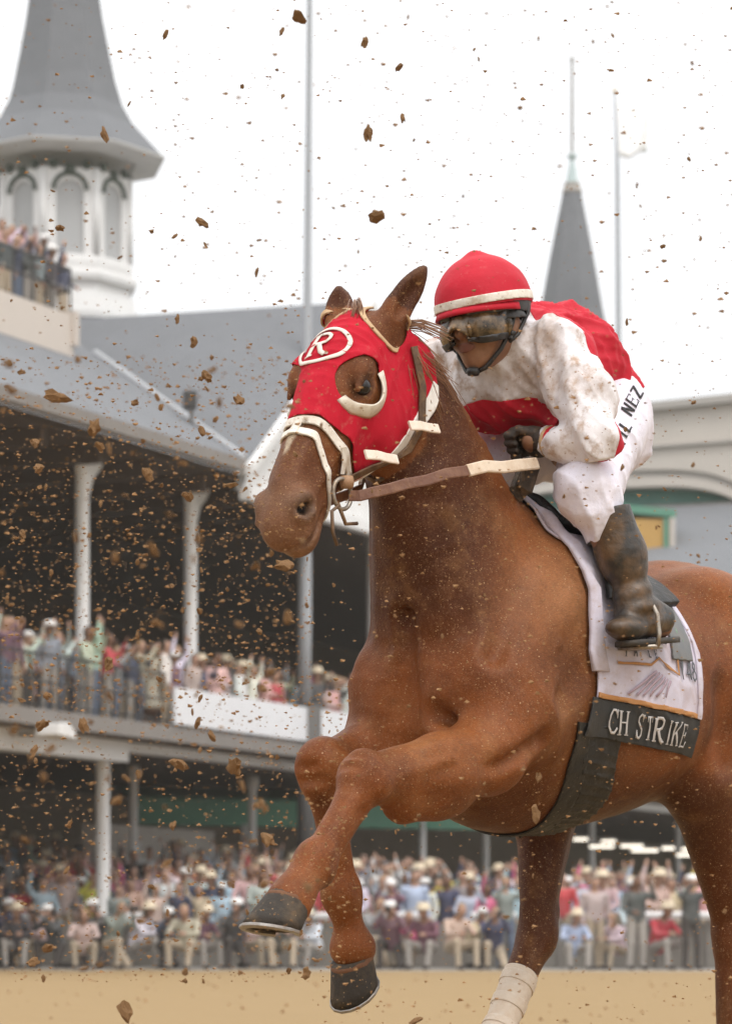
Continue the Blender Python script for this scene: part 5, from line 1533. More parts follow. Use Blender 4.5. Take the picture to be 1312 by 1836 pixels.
# black elastic and buckle at the side, chin harness
for sg in (-1, 1):
    mb = MB()
    mb.tube([jp(-.03, sg*.100, .03), jp(-.01, sg*.094, .0), jp(.015, sg*.086, -.045), jp(.04, sg*.066, -.088), jp(.070, sg*.03, -.128), jp(.078, 0, -.135)], .0058, 8)
    mb.build('chin_strap', M_blk, jock, True)
    mb = MB(); mb.tube([jp(-.06, sg*.100, .03), jp(-.055, sg*.098, -.01), jp(-.01, sg*.088, -.06), jp(.02, sg*.08, -.075)], .005, 8); mb.build('chin_strap', M_blk, jock, True)
mb = MB(); mb.lathe((0, 0, 0), [(.004, -.011), (.014, -.009), (.018, 0), (.014, .009), (.004, .011)], 12); mb.build('chin_cup', M_blk, jock, True, tuple(jp(.085, 0, -.132)))
patch('lips', BV, BN, BT, [lambda V: np.sqrt((jc(V)[1]/.028)**2+((jc(V)[2]+.071)/.012)**2)-1, lambda V: .05-jc(V)[0]], .0008, mat('lips', (.20, .075, .05), .5), jock, .001)
# goggles
M_lens = mat('goggle lens', (.030, .020, .011), .2, spec=.4, coat=.3, noise=[(11, .85, (.25, .15, .065), .46, .62)])
gz = lambda V: jc(V)[2]+.018
patch('goggles', BV, BN, BT, [lambda V: np.abs(gz(V)+.010*np.cos(jc(V)[1]*60)*0)-.040+.10*np.clip(np.abs(jc(V)[1])-.045, 0, 1), lambda V: .010-jc(V)[0],
      lambda V: -(np.sqrt((jc(V)[1]/.017)**2+((jc(V)[2]+.058)/.030)**2)-1)], .017, M_lens, jock, .010)
patch('goggle_frame', BV, BN, BT, [lambda V: np.abs(np.abs(gz(V))-.036)-.006, lambda V: .005-jc(V)[0],
      lambda V: -(np.sqrt((jc(V)[1]/.021)**2+((jc(V)[2]+.058)/.030)**2)-1)], .020, M_blk, jock, .012)
patch('goggle_strap', BV, BN, BT, [lambda V: np.abs(gz(V)-.01)-.014, lambda V: jc(V)[0]-.02, lambda V: -.10-jc(V)[0]], .018, M_blk, jock, .004)

# reins (held, so things of their own)
reins = tack_root('reins', 'brown leather reins with pale grips running from bit to gloves', 'reins')
M_rein = mat('rein leather', (.13, .05, .025), .6, noise=[(18, .6, (.26, .13, .065), .45, .7)], bump=(70, .6, .005))
M_grip = mat('pale rein grip', (.64, .52, .40), .75, noise=[(14, .7, (.42, .27, .15), .46, .70)], bump=(60, .4, .004))
for sg, fst in ((1, fL), (-1, fR)):
    a = Vector(hp(.48, -.095, sg*.085)); pc, d, inn, dn = fst
    b = Vector(pc+d*.062+inn*.014+dn*.030)
    P = []; n = 18
    for i in range(n+1):
        t = i/n; p = a.lerp(b, t); p.z += -.055*math.sin(math.pi*t)*.45; p.y += sg*.035*math.sin(math.pi*t)
        h = HB.find_nearest(p)
        if (p-h[0]).dot(h[1]) < .012: p = h[0]+h[1]*.014
        P.append(p)
    if sg > 0:
        P = [Vector(LP(*q)) for q in ((628, 889, .095), (645, 889, .12), (668, 883, .14), (700, 876, .165), (730, 867, .18), (765, 861, .19), (800, 849, .195), (838, 844, .20), (870, 836, .19), (900, 838, .185), (930, 834, .175), (962, 831, .165))]
        h2 = []
        for p in P:
            h = HB.find_nearest(p)
            if (p-h[0]).dot(h[1]) < .010: p = h[0]+h[1]*.012
            h2.append(p)
        P = h2; cut = 7
    else: cut = 11
    upv = Vector((.45, .85*sg, .15))
    mb = MB(); mb.tube(P[:cut+1], 0, flat=(.026, .006), up=upv); mb.build('rein', M_rein, reins)
    mb = MB(); mb.tube(P[cut:], 0, flat=(.030, .010), up=upv); mb.build('rein_grip', M_grip, reins)
P = [Vector(LP(*q)) for q in ((955, 828, .15), (948, 850, .15), (940, 876, .14), (925, 886, .12), (935, 860, .10), (945, 832, .10))]
mb = MB(); mb.tube(P, 0, flat=(.048, .014), up=Vector((.2, .95, .1))); mb.build('rein_bight', M_glove, reins)
# ------------------------------------------------------------------ the crowd
M_pskin = mat('skin', (.40, .235, .165), .6)
M_pskin2 = mat('darker skin', (.17, .085, .05), .6)
M_ptop = mat('clothing', None, .8, objcol=True, noise=(6, .25, (.3, .28, .27)))
M_phair = mat('hair', (.055, .035, .022), .7)
M_phair2 = mat('fair hair', (.28, .18, .09), .7)
M_straw = mat('straw hat', (.62, .52, .38), .8)
M_pwhite = mat('white hat', (.78, .76, .74), .8)
M_bot = [mat('khaki trousers', (.42, .34, .25), .8), mat('faded jeans', (.12, .15, .21), .8), mat('stone trousers', (.34, .31, .28), .8), mat('dark trousers', (.06, .05, .045), .8)]
M_shoe2 = mat('shoes', (.04, .03, .025), .6)

def person_mesh(name, J, bottoms, hair, skin, hat=None, dress=False, vox=.021, gear=None):
    pts = np.array([v for v in J.values()])
    f = Field(pts.min(0)-.22, pts.max(0)+.25, vox)
    P = {k: np.array(v, float) for k, v in J.items()}
    f.add(d_ell(P['head'], (.078, .095, .118)), .02)
    f.add(d_cone(P['head']-(0, 0, .06), P['neck'], .055, .06), .03)
    f.add(d_cone(P['chest'], P['pelvis'], .135, .135 if not dress else .15, ((1, 0, 0), 1.2)), .04)
    for s in 'LR':
        f.add(d_cone(P['chest']+(0, 0, .07), P['sh'+s], .09, .065), .05)
        f.add(d_cone(P['sh'+s], P['el'+s], .058, .046), .03); f.add(d_cone(P['el'+s], P['wr'+s], .044, .034), .02)
        d = P['wr'+s]-P['el'+s]; d /= np.linalg.norm(d)
        f.add(d_cone(P['wr'+s]+d*.03, P['wr'+s]+d*.10, .038, .03), .02)
        f.add(d_cone(P['hip'+s], P['kn'+s], .092, .062), .04); f.add(d_cone(P['kn'+s], P['an'+s], .06, .045), .03)
        f.add(d_cone(P['an'+s]-(0, 0, .02), P['an'+s]+np.array(J.get('toe'+s, (0, -.15, -.04)))*1.0, .045, .04), .02)
    if dress: f.add(d_cone(P['pelvis'], (P['knL']+P['knR'])/2, .15, .21), .05)
    V, F = f.mesh(); V = relax(V, F, 1, .4)
    c = V[F].mean(1); m = np.full(len(F), 1)
    hd = np.linalg.norm((c-P['head'])/np.array((1, 1, 1.1)), axis=1) < .135
    m[hd] = 0
    m[hd & ((c[:, 1] > P['head'][1]+.01) | (c[:, 2] > P['head'][2]+.065))] = 3
    wl_ = P['pelvis'][2]+.02
    def seg(a, b):
        ab = b-a; t = np.clip((c-a) @ ab/(ab @ ab), 0, 1); return np.linalg.norm(c-a-np.outer(t, ab), axis=1), t
    dm = np.full(len(c), 9.0); lab = np.full(len(c), -1)
    for s in 'LR':
        for a, b, code in (('sh', 'el', 1), ('el', 'wr', 1), ('hip', 'kn', 2), ('kn', 'an', 2)):
            d, t = seg(P[a+s], P[b+s]); k = d < dm; dm[k] = d[k]; lab[k] = code
        d, t = seg(P['wr'+s], P['wr'+s]+(P['wr'+s]-P['el'+s])*.5); k = d < dm; dm[k] = d[k]; lab[k] = 0
        d, t = seg(P['an'+s]-(0, 0, .03), P['an'+s]+np.array(J.get('toe'+s, (0, -.15, -.04)))); k = d < dm*.8; dm[k] = d[k]; lab[k] = 4
    d, t = seg(P['chest'], P['pelvis']+(0, 0, .04)); k = d-.07 < dm; lab[k & ~hd] = 1
    d, t = seg(P['neck']-(0, 0, .01), P['head']); k = (d < .075); lab[k] = 0
    ok = (lab >= 0) & ~hd; m[ok] = lab[ok]
    if dress:
        low = (lab == 2) & (c[:, 2] > P['knL'][2]-.05); m[low & ~hd] = 1
        m[(lab == 2) & (c[:, 2] <= P['knL'][2]-.05)] = 0
    V = list(map(tuple, V)); F = [tuple(int(i) for i in q) for q in F]; m = list(m)
    hm = MB(); hx, hy, hz = P['head']
    if hat == 'brim':
        hm.lathe((hx, hy, hz+.035), [(.215, .0), (.225, .012), (.11, .03), (.105, .10), (.085, .135), (.02, .14)], 14, 5)
    elif hat == 'cap':
        hm.lathe((hx, hy, hz+.03), [(.108, 0), (.108, .05), (.085, .095), (.02, .11)], 12, 5); hm.box((hx-.07, hy-.20, hz+.035), (hx+.07, hy-.09, hz+.05), 5)
    elif hat == 'wide':
        hm.lathe((hx, hy, hz+.04), [(.30, -.02), (.31, .0), (.12, .035), (.11, .09), (.03, .12)], 16, 5)
    if gear:
        q = P['head']+(0, -.20, -.01); hm.box(tuple(q-(.07, .04, .055)), tuple(q+(.07, .04, .045)), 6); hm.lathe((0, 0, 0), [(.01, 0)], 3, 6) if False else None
        R = [[(q[0]+r*math.cos(a), q[1]-yy, q[2]+r*math.sin(a)) for a in np.linspace(0, 2*math.pi, 10, endpoint=False)] for r, yy in ((.04, .04), (.042, .12), (.055, .22))]
        hm.rings(R, True, 6)
    b = len(V); V += hm.v; F += [tuple(i+b for i in q) for q in hm.f]; m += hm.m
    me = bpy.data.meshes.new(name); me.from_pydata([tuple(map(float, v)) for v in V], [], F)
    me.polygons.foreach_set('material_index', np.array(m, dtype=np.int32)); me.polygons.foreach_set('use_smooth', np.ones(len(F), dtype=bool))
    for x in (skin, M_ptop, bottoms, hair, M_shoe2, M_straw if hat != 'cap' else M_pwhite, M_iron): me.materials.append(x)
    me.update(); return me

def stance(arms='down', lean=0.0):
    J = dict(head=(0, -.03-lean*.25, 1.60), neck=(0, -lean*.15, 1.44), chest=(0, -lean*.1, 1.24), pelvis=(0, .02, .96),
             shL=(-.19, -lean*.1, 1.36), shR=(.19, -lean*.1, 1.36), hipL=(-.09, 0, .92), hipR=(.09, 0, .92), knL=(-.10, -.01, .50), knR=(.11, -.02, .50), anL=(-.11, .03, .08), anR=(.13, .03, .08))
    A = {'down': ((-.25, .02, 1.09), (-.24, -.10, .86), (.25, .02, 1.09), (.25, -.08, .86)),
         'rail': ((-.27, -.10, 1.12), (-.16, -.32, 1.05), (.27, -.08, 1.12), (.14, -.32, 1.05)),
         'phone': ((-.27, -.10, 1.12), (-.16, -.32, 1.05), (.27, -.18, 1.30), (.12, -.32, 1.55)),
         'both': ((-.26, -.20, 1.32), (-.10, -.33, 1.56), (.26, -.20, 1.32), (.10, -.33, 1.56)),
         'cheer': ((-.30, -.08, 1.52), (-.26, -.14, 1.80), (.27, -.05, 1.10), (.20, -.22, 1.0)),
         'up': ((-.30, -.08, 1.52), (-.22, -.10, 1.82), (.30, -.08, 1.52), (.24, -.12, 1.80))}[arms]
    J['elL'], J['wrL'], J['elR'], J['wrR'] = A
    return J
KNEEL = dict(head=(0, -.16, 1.08), neck=(0, -.06, .94), chest=(0, .0, .76), pelvis=(0, .14, .46), shL=(-.19, -.02, .86), shR=(.19, -.02, .86), elL=(-.24, -.22, .74), elR=(.24, -.22, .74), wrL=(-.09, -.36, 1.0), wrR=(.09, -.36, 1.0),
             hipL=(-.1, .12, .44), hipR=(.1, .12, .44), knL=(-.16, -.28, .50), knR=(.17, -.12, .09), anL=(-.16, -.24, .08), anR=(.18, .30, .08))
SIT = dict(head=(.02, -.10, 1.02), neck=(0, .0, .88), chest=(0, .06, .70), pelvis=(0, .16, .40), shL=(-.19, .03, .80), shR=(.19, .03, .80), elL=(-.26, -.12, .62), elR=(.26, -.12, .62), wrL=(-.13, -.32, .62), wrR=(.13, -.32, .62),
           hipL=(-.1, .12, .38), hipR=(.1, .12, .38), knL=(-.18, -.30, .48), knR=(.2, -.28, .46), anL=(-.15, -.30, .08), anR=(.18, -.34, .08))
VAR = []
specs = [('down', None, False), ('rail', 'brim', False), ('phone', None, False), ('both', 'cap', False), ('cheer', None, False), ('up', None, False), ('rail', None, True), ('down', 'wide', True), ('phone', 'brim', True), ('both', None, False), ('down', 'cap', False), ('cheer', 'brim', True)]
for i, (ar, hat, dr) in enumerate(specs):
    VAR.append((person_mesh('person', stance(ar, .3 if ar == 'rail' else 0), M_bot[i % 4], (M_phair, M_phair2)[i % 2], (M_pskin, M_pskin, M_pskin2, M_pskin)[i % 4], hat, dr), ar, hat, dr))
KN_ = [person_mesh('person', KNEEL, M_bot[0], M_phair2, M_pskin, None, False, .019, True), person_mesh('person', KNEEL, M_bot[3], M_phair, M_pskin, 'cap', False, .019, True), person_mesh('person', SIT, M_bot[2], M_phair, M_pskin, 'brim', False, .019), person_mesh('person', SIT, M_bot[0], M_phair2, M_pskin, None, False, .019)]
TOPS = [('white', (.72, .71, .70), 10), ('pale pink', (.62, .40, .37), 7), ('light blue', (.42, .50, .62), 6), ('navy', (.04, .05, .10), 5), ('charcoal', (.06, .06, .06), 5), ('beige', (.50, .41, .32), 6), ('red', (.50, .04, .05), 3), ('bright pink', (.65, .12, .25), 2), ('grey', (.24, .24, .25), 5), ('coral', (.60, .24, .17), 2), ('yellow', (.75, .62, .08), 1), ('plum', (.16, .07, .10), 2), ('pale green', (.42, .50, .40), 1)]
TW = [t[2] for t in TOPS]
ARML = {'down': 'arms down', 'rail': 'hands forward', 'phone': 'one hand raised', 'both': 'hands at face', 'cheer': 'one fist up', 'up': 'both arms up'}
HATL = {None: 'bareheaded', 'brim': 'in straw hat', 'cap': 'in white cap', 'wide': 'in wide straw hat'}
used_labels = {}
def put_person(me, loc, rz, sc, top, label, group):
    o = bpy.data.objects.new('person', me); COL.objects.link(o); o.location = loc; o.rotation_euler = (0, 0, rz); o.scale = (sc*random.uniform(.95, 1.12), sc, sc)
    o.color = (*[min(1, max(.01, c*random.uniform(.85, 1.1))) for c in top], 1)
    tag(o, label, 'person', group); return o
def side_word(u): return 'far left' if u < 110 else 'left' if u < 220 else 'inner left' if u < 330 else 'centre left' if u < 450 else 'left of centre' if u < 570 else 'centre' if u < 690 else 'right of centre' if u < 800 else 'centre right' if u < 900 else 'inner right' if u < 1010 else 'right' if u < 1130 else 'far right'
used_labels = set()
def crowd_person(loc, face, where, row):
    u = 656+loc[0]/loc[1]*FPX
    for k in range(40):
        i = random.choices(range(len(VAR)), [4, 1.2, 4, 1.2, 3, 2, 4, .7, 1, 4, 1.5, .7])[0]
        me, ar, hat, dr = VAR[i]; tn, tcol, _ = random.choices(TOPS, TW)[0]
        lab = f'{where} {row} spectator {HATL[hat]}, {tn} {"dress" if dr else "top"}, {ARML[ar]}, {side_word(u)}'
        if lab not in used_labels: break
    used_labels.add(lab)
    return put_person(me, loc, face+random.uniform(-.6, .6), random.uniform(.90, 1.08), tcol, lab, ('spectators on the ' if where[0] == 'u' else 'spectators in the ')+where+(' crowd' if where[0] != 'u' else ''))
frz = math.atan2(FN.y, FN.x)+math.pi/2      # facing the track from the stand
# upper deck: front rows as people
stuffV = []
def row_floor(o): 
    if o > -1.9: return 4.62
    return 4.62+.2*(int((-o-1.9)/1.3)+1)
for r, (o, nm) in enumerate(((-.45, 'front-row'), (-1.35, 'second-row'), (-2.45, 'third-row'))):
    t0, t1 = ft(-15, o), ft(660, o); n = int((t1-t0)/(.40, .44, .5)[r])
    for k in range(n):
        t = t0+(k+random.uniform(.2, .8))*(t1-t0)/n
        if min(abs(t-c) for c in CT) < .28 and r == 1: continue
        p = fac(t, o+random.uniform(-.2, .2), row_floor(o)); crowd_person(tuple(p), frz, 'upper-deck', nm)
# trackside crowd behind the fence
for r, (dy, nm) in enumerate(((4.5, 'fence-row'), (5.6, 'second-row'), (6.9, 'third-row'), (8.4, 'fourth-row'))):
    xl = at(-20, 0, 62+dy).x; xr = at(1290, 0, 54+dy).x; n = int((xr-xl)/(.50+.04*r))
    for k in range(n):
        x = xl+(k+random.uniform(.15, .85))*(xr-xl)/n; y = ye(x)+dy+random.uniform(-.4, .4)
        u = 656+x/y*FPX
        if 985 < u < 1015 and r > 0: continue
        crowd_person((x, y, floor_z(x, y)), 0.0, 'trackside', nm)
# farther rows melt together: one mass
def mass(name, spots, label):
    vv = []; ff = []; mm = []; base = 0; cache = {}
    cols = []
    for (x, y, z, rz) in spots:
        me = random.choices(VAR, [4, 1, 4, 1, 3, 2, 4, .5, .7, 4, 1.2, .5])[0][0]
        if me.name not in cache:
            v = np.empty(len(me.vertices)*3); me.vertices.foreach_get('co', v); cache[me.name] = (v.reshape(-1, 3), [tuple(p.vertices) for p in me.polygons], [p.material_index for p in me.polygons])
        v, f, m = cache[me.name]; keep = None
        c, s = math.cos(rz), math.sin(rz); w = v.copy(); w[:, 0] = v[:, 0]*c-v[:, 1]*s+x; w[:, 1] = v[:, 0]*s+v[:, 1]*c+y; w[:, 2] = v[:, 2]+z
        vv.append(w); ff += [tuple(i+base for i in q) for q in f]; mm += m; base += len(v)
        cols += [random.choices(TOPS, TW)[0][1]]*len(v)
    me = bpy.data.meshes.new(name); me.from_pydata(np.concatenate(vv).tolist(), [], ff)
    me.polygons.foreach_set('material_index', np.array(mm, dtype=np.int32))
    ca = me.color_attributes.new('cloth', 'FLOAT_COLOR', 'POINT'); ca.data.foreach_set('color', np.array([(*c, 1) for c in cols], dtype=np.float32).ravel())
    for x in (M_pskin, mat('crowd clothing', None, .8, attr='cloth'), M_bot[2], M_phair, M_shoe2, M_straw, M_iron): me.materials.append(x)
    o = link(name, me); tag(o, label, 'crowd', kind='stuff'); return o
sp_ = []
for o in (-3.7, -5.0, -6.3):
    t0, t1 = ft(-10, o), ft(640, o); n = int((t1-t0)/.6)
    for k in range(n):
        p = fac(t0+(k+random.random())*(t1-t0)/n, o, row_floor(o)); sp_.append((p.x, p.y, p.z, frz+random.uniform(-.4, .4)))
mass('crowd', sp_, 'dense rows of spectators deep in the shade of the upper deck')
sp_ = []
for dy in (9.9, 11.4, 13.0, 15.0):
    xl = at(-20, 0, 62+dy).x; xr = at(1290, 0, 54+dy).x; n = int((xr-xl)/.62)
    for k in range(n):
        x = xl+(k+random.random())*(xr-xl)/n; y = ye(x)+dy+random.uniform(-.5, .5); sp_.append((x, y, floor_z(x, y), random.uniform(-.4, .4)))
mass('crowd', sp_, 'dense far rows of spectators behind the trackside crowd')
# roof terrace guests
for k, (u, o, stp, c, lab) in enumerate(((8, -4.5, 0, 4, 'dark suit'), (30, -4.6, 0, 3, 'navy jacket'), (52, -4.5, 0, 4, 'dark coat'), (70, -4.6, 0, 8, 'grey jacket'), (92, -4.5, 0, 4, 'charcoal jacket'), (112, -4.6, 0, 3, 'dark blue suit'), (2, -6.2, 1, 1, 'pink dress'), (20, -6.3, 1, 0, 'white shirt'), (40, -6.1, 1, 1, 'pink shirt'), (58, -6.4, 1, 0, 'white jacket'), (78, -6.2, 1, 3, 'navy blazer'), (18, -5.2, 0, 6, 'red jacket'), (42, -5.1, 0, 4, 'black coat'), (64, -5.3, 0, 5, 'beige coat'), (86, -5.1, 0, 3, 'blue coat'))):
    p = fac(ft(u, o), o, 14.255 if stp else 13.355); me = VAR[(0, 9, 2, 0, 10, 4)[k % 6]][0]
    put_person(me, tuple(p), frz+random.uniform(-.4, .4), 1.0, TOPS[c][1], f'guest in {lab} {"on the upper step" if stp else "in the second line" if k > 10 else "at the rail"} of the roof terrace', 'guests on the roof terrace')
# ------------------------------------------------------------------ trackside fence and the people crouched before it
fen = tag(empty('fence', (0, ye(0)+3.2, 0)), 'low grey trackside fence with white padded top rail', 'fence')
M_fmesh = mat('grey fence panel', (.20, .185, .165), .85, noise=[(1.2, .5, (.26, .235, .20)), (9, .3, (.14, .125, .11))])
for k in range(22):
    x0 = -9+k*.9*1.0; x1 = x0+.86; y0, y1 = ye(x0)+3.2, ye(x1)+3.2
    mb = MB(); mb.obox((x0, y0, .02), (x1-x0, y1-y0, 0), (.01, .05, 0), (0, 0, .84)); attach(mb.build('panel', M_fmesh), fen)
    mb = MB(); mb.tube([(x0-.02, y0-.03, 0), (x0-.02, y0-.03, 1.0)], .03, 8); attach(mb.build('post', M_grey), fen)
for u0, u1 in ((-20, 60), (210, 255), (455, 590), (600, 640), (690, 760), (845, 925), (1140, 1230), (1240, 1300)):
    a, b = at(u0, 1640, ye(at(u0, 0, 58).x)+3.1), at(u1, 1640, ye(at(u1, 0, 56).x)+3.1); a.z = b.z = 1.0
    mb = MB(); mb.tube([a, a.lerp(b, .5), b], 0, flat=(.14, .11), up=Vector((0, -.3, 1))); attach(mb.build('padded_rail', M_wpaint), fen)
for k, (u, dy, me, c, rz, lab) in enumerate((
    (30, 1.6, 2, 4, .2, 'crouching person in dark jacket and straw hat at far left before the fence'),
    (95, 1.8, 1, 4, -.3, 'kneeling photographer in black top at left before the fence'),
    (150, 1.5, 3, 1, .3, 'seated person in pale pink shirt and khakis before the fence'),
    (208, 1.2, 0, 8, .6, 'kneeling photographer in grey shirt and cream trousers before the fence'),
    (300, 1.9, 1, 3, -.2, 'kneeling photographer in navy top left of the raised hoof'),
    (365, 1.7, 2, 11, .1, 'crouching person in plum top left of the raised hoof'),
    (420, 1.8, 1, 4, .2, 'kneeling photographer in charcoal top beside the raised hoof'),
    (500, 1.6, 3, 4, -.2, 'seated person in dark top below the raised hoof'),
    (700, 1.7, 1, 11, .2, 'kneeling photographer in plum top right of the lifted forelegs'),
    (760, 1.8, 2, 11, -.3, 'crouching person in plum top under the horse\'s chest'),
    (820, 1.4, 3, 5, .5, 'seated person in beige jacket under the horse\'s belly'),
    (885, 1.7, 0, 3, -.2, 'kneeling photographer in navy shirt left of the taped leg'),
    (1030, 1.7, 2, 2, .1, 'crouching person in light blue top right of the taped leg'),
    (5, 2.3, 1, 3, .9, 'kneeling photographer in navy at the very left edge'),
    (62, 2.6, 3, 5, -.8, 'seated person in beige coat behind the left crouchers'),
    (182, 2.5, 1, 4, -.9, 'kneeling photographer in charcoal between the pink and grey shirts'),
    (258, 2.5, 2, 0, .8, 'crouching person in white top left of the navy photographer'),
    (332, 1.2, 3, 5, -.7, 'seated person in beige top nearest the track edge at left'),
    (455, 2.5, 3, 1, .9, 'seated person in pale pink behind the raised hoof'),
    (556, 2.3, 2, 0, -.6, 'crouching person in white top between hoof and lifted leg'),
    (672, 2.4, 0, 8, .9, 'kneeling photographer in grey right beside the lifted foreleg'),
    (735, 2.5, 3, 7, -.9, 'seated person in bright pink under the horse\'s chest'),
    (852, 2.5, 1, 5, .8, 'kneeling photographer in beige under the horse\'s belly'),
    (1100, 2.4, 3, 0, -.5, 'seated person in white between the hind legs'),
    (1188, 2.4, 2, 6, .7, 'crouching person in red between the hind legs'))):
    p = at(u, 1740, 56); x = p.x; y = ye(x)+dy; x = (u-656)/FPX*y
    put_person(KN_[me], (x, y, 0), rz+random.uniform(-.5, .5), random.uniform(.92, 1.12), TOPS[c][1], lab, 'people crouched before the fence')
for k, (u, dy, vi, c, lab) in enumerate(((1065, 2.2, 0, 5, 'standing person in beige jacket and jeans by the fence'), (1140, 1.9, 2, 4, 'standing photographer in dark shirt and khaki trousers between the hind legs'), (1238, 2.0, 3, 4, 'standing person in dark vest beside the near hind leg'), (905, 2.3, 9, 8, 'standing person in grey top left of the taped leg'))):
    x = at(u, 1740, 56).x; y = ye(x)+dy; x = (u-656)/FPX*y
    put_person(VAR[vi][0], (x, y, 0), .3, 1.0, TOPS[c][1], lab, 'people standing before the fence')
# ------------------------------------------------------------------ dirt thrown up by the hooves
M_clod = mat('damp dirt', (.28, .155, .070), .95, spec=.2, noise=[(60, .5, (.36, .21, .10)), (160, .4, (.12, .06, .026))], bump=(150, .8, .004))
def clod_mesh(seed):
    r = np.random.default_rng(seed); bm = bmesh.new(); bmesh.ops.create_icosphere(bm, subdivisions=2, radius=.5)
    sc = np.array((1.0, r.uniform(.5, .9), r.uniform(.4, .8)))
    for v in bm.verts:
        p = np.array(v.co); d = 1+.32*math.sin(p @ r.normal(size=3)*5+seed)+.22*math.sin(p[0]*11+seed*2)*math.cos(p[1]*9+p[2]*7)+r.uniform(-.10, .10)
        v.co = Vector(p*sc*d)
    me = bpy.data.meshes.new('dirt_clod'); bm.to_mesh(me); bm.free(); me.materials.append(M_clod); return me
CM = [clod_mesh(s) for s in range(9)]
HB_w = HB
def clear_of_rider(p, r):
    q = Matrix.Rotation(-HRZ, 4, 'Z') @ (p-HO)
    h = HB.find_nearest(q); return h[3] > r+.02 and np.linalg.norm(np.array(q)-np.array((-.1, 0, 1.9))) > .45
def clod(u, v, px, Y, label=None, el=None):
    p = at(u, v, Y); s = px/FPX*Y
    if not clear_of_rider(p, s): Y = 6.0; p = at(u, v, Y); s = px/FPX*Y
    o = bpy.data.objects.new('dirt_clod', random.choice(CM)); COL.objects.link(o); o.location = p
    o.rotation_euler = [random.uniform(0, 6.28) for _ in range(3)]; o.scale = (s*random.uniform(1, 1.35), s, s*random.uniform(.75, 1.1))
    where = 'in the white sky' if v < 560 and u > 240 else 'before the left spire and roof' if v < 640 else 'before the grey gable roof' if v < 760 and u < 420 else 'before the dark upper deck' if v < 1100 and u < 520 else 'before the upper deck crowd' if v < 1270 and u < 560 else 'before the lower deck' if v < 1480 and u < 540 else 'before the trackside crowd' if v < 1735 and u < 540 else 'low over the track' if v > 1735 else 'in front of the horse and rider'
    side_ = 'far left' if u < 130 else 'left' if u < 260 else 'inner left' if u < 390 else 'centre left' if u < 520 else 'centre' if u < 700 else 'centre right' if u < 950 else 'right'
    size_ = 'tiny' if px < 7 else 'small' if px < 11 else 'medium' if px < 16 else 'large'
    lb = label or f'{size_} {"blurred " if Y < 5 else ""}brown dirt clod {where}, {side_}'
    tag(o, lb, 'dirt clod', 'flying clods of dirt'); return o
BIG = [(535,32,22,'at the top, left of the tall pole'),(505,57,12,None),(297,62,14,'right of the left spire roof'),(653,76,15,'high in the sky right of the tall pole'),(715,121,15,'in the sky, upper one of a pair'),(722,212,13,'in the sky above the horse\'s ear'),(659,238,22,'in the sky between pole and helmet'),(188,243,26,'on the eave of the left spire'),(672,388,25,'in the sky above the horse\'s ears'),(363,400,20,'in the sky left of the pole'),(460,488,13,None),(313,424,12,None),(272,415,10,None),(369,440,9,None),(232,186,9,None),(434,155,8,None),(507,173,9,None),(497,125,7,None),(858,106,7,None),(318,573,14,None),(347,612,17,'on the grey gable roof'),(103,712,36,'long, along the roof eave at left'),(242,722,24,'below the roof terrace on the eave'),(372,675,18,None),(428,718,20,None),(170,768,26,'long sliver under the eave'),(510,1015,28,'just below the horse\'s chin'),(487,993,14,None),(108,408,14,None),(362,772,18,None),(70,840,20,None),(63,795,22,None),(265,850,24,'in the dark under the eave'),(180,800,14,None),(41,957,22,None),(415,870,20,None),(338,890,18,None),(195,1190,18,None),(290,870,12,None),(62,1345,20,None),(150,1300,20,'over the white deck beam'),(75,1300,22,'over the white floodlight'),(380,1320,16,None),(322,1370,26,None),(420,1375,28,None),(355,1295,20,'on the white banner'),(310,1480,16,None),(480,1505,26,'left of the raised fetlock'),(120,1560,12,None),(85,1700,24,'low at left over the track'),(60,1725,18,None),(225,1815,30,'low over the track'),(550,1745,18,None),(745,1830,16,None),(965,1395,16,None),(960,1460,22,'against the girth'),(1120,770,9,None),(1123,578,9,None),(1115,838,9,None)]
n_ind = 0
for u, v, px, lab in BIG:
    clod(u, v, px*1.05, random.uniform(6.2, 7.2), f'brown dirt clod {lab}' if lab else None); n_ind += 1
def spot():
    r = random.random()
    if r < .42: return random.uniform(0, 560), random.uniform(640, 1260)
    if r < .68: return random.uniform(0, 620), random.uniform(1230, 1760)
    if r < .83: return random.uniform(0, 1312), random.uniform(0, 640)
    return random.uniform(560, 1312), random.uniform(640, 1836)
while n_ind < 298:
    u, v = spot(); dark = u < 560 and v > 640
    if dark:
        blur = random.random() < .45
        Y = random.uniform(3.6, 4.8) if blur else random.choice((random.uniform(5.6, 7.4), random.uniform(8.5, 11)))
        px = random.uniform(8, 21) if blur else random.uniform(5, 13)
    else: Y = random.uniform(5.2, 7.2); px = random.uniform(4, 9)
    clod(u, v, px, Y); n_ind += 1
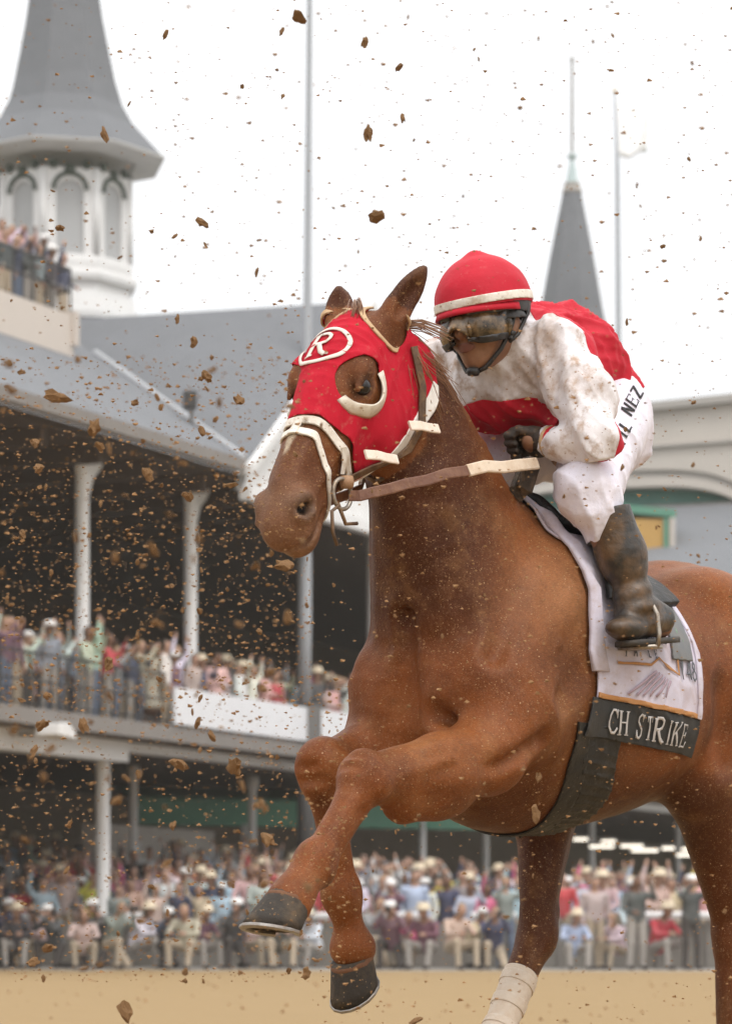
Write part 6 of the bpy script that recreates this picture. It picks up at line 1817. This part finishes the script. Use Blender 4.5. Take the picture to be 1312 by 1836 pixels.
# the fine spray, too many to count
V = []; F = []; base = 0
tet = np.array([(1, 1, 1), (-1, -1, 1), (-1, 1, -1), (1, -1, -1), (.9, -.2, .9), (-.5, -1.1, -.8)])*.5
for k in range(7500):
    u, v = spot(); Y = random.choice((random.uniform(4.5, 7.3), random.uniform(5.5, 7.6), random.uniform(8.5, 13)))
    if u > 560 and v > 640: Y = random.uniform(5.8, 7.0)
    px = min(6.5, 1.5+random.expovariate(.8)); p = at(u, v, Y); s = px/FPX*Y
    if not clear_of_rider(p, s): continue
    a = np.array([random.gauss(0, 1) for _ in range(9)]).reshape(3, 3); q, _ = np.linalg.qr(a)
    V.append(tet @ q*s*np.array((1.3, .8, .7))+np.array(p)); F += [(base, base+4, base+1), (base, base+1, base+2), (base, base+2, base+3), (base, base+3, base+4), (base+1, base+5, base+2), (base+2, base+5, base+3), (base+3, base+5, base+4), (base+4, base+5, base+1)]; base += 6
me = bpy.data.meshes.new('flying_dirt'); me.from_pydata(np.concatenate(V).tolist(), [], F); me.materials.append(M_clod)
tag(link('flying_dirt', me), 'fine spray of brown dirt filling the air', 'dirt', kind='stuff')
# crumbs lying on the track
V = []; F = []; base = 0
for k in range(220):
    y = random.uniform(8, 56)**1.0; x = random.uniform(-.14, .14)*y*1.05; s = random.uniform(.008, .03)
    if y > ye(x)-.5: continue
    a = np.array([random.gauss(0, 1) for _ in range(9)]).reshape(3, 3); q, _ = np.linalg.qr(a)
    V.append(tet @ q*s+np.array((x, y, s*.2))); F += [(base, base+4, base+1), (base, base+1, base+2), (base, base+2, base+3), (base, base+3, base+4), (base+1, base+5, base+2), (base+2, base+5, base+3), (base+3, base+5, base+4), (base+4, base+5, base+1)]; base += 6
me = bpy.data.meshes.new('track_crumbs'); me.from_pydata(np.concatenate(V).tolist(), [], F); me.materials.append(M_clod)
tag(link('track_crumbs', me), 'loose crumbs of dirt lying on the track', 'dirt', kind='stuff')
# ------------------------------------------------------------------ dusty air over the whole place
mb = MB(); mb.box((-90, -8, -1.2), (120, 190, 34))
hz = mb.build('haze', None)
hm = bpy.data.materials.new('dusty air'); hm.use_nodes = True
hn2 = hm.node_tree.nodes; hn2.clear()
ho = hn2.new('ShaderNodeOutputMaterial'); pv = hn2.new('ShaderNodeVolumePrincipled')
pv.inputs['Color'].default_value = (.97, .91, .82, 1)
pv.inputs['Density'].default_value = .0006
pv.inputs['Anisotropy'].default_value = .2
hm.node_tree.links.new(pv.outputs[0], ho.inputs['Volume'])
hz.data.materials.clear(); hz.data.materials.append(hm)
tag(hz, 'thin pale dusty air over the track', 'haze', kind='stuff')
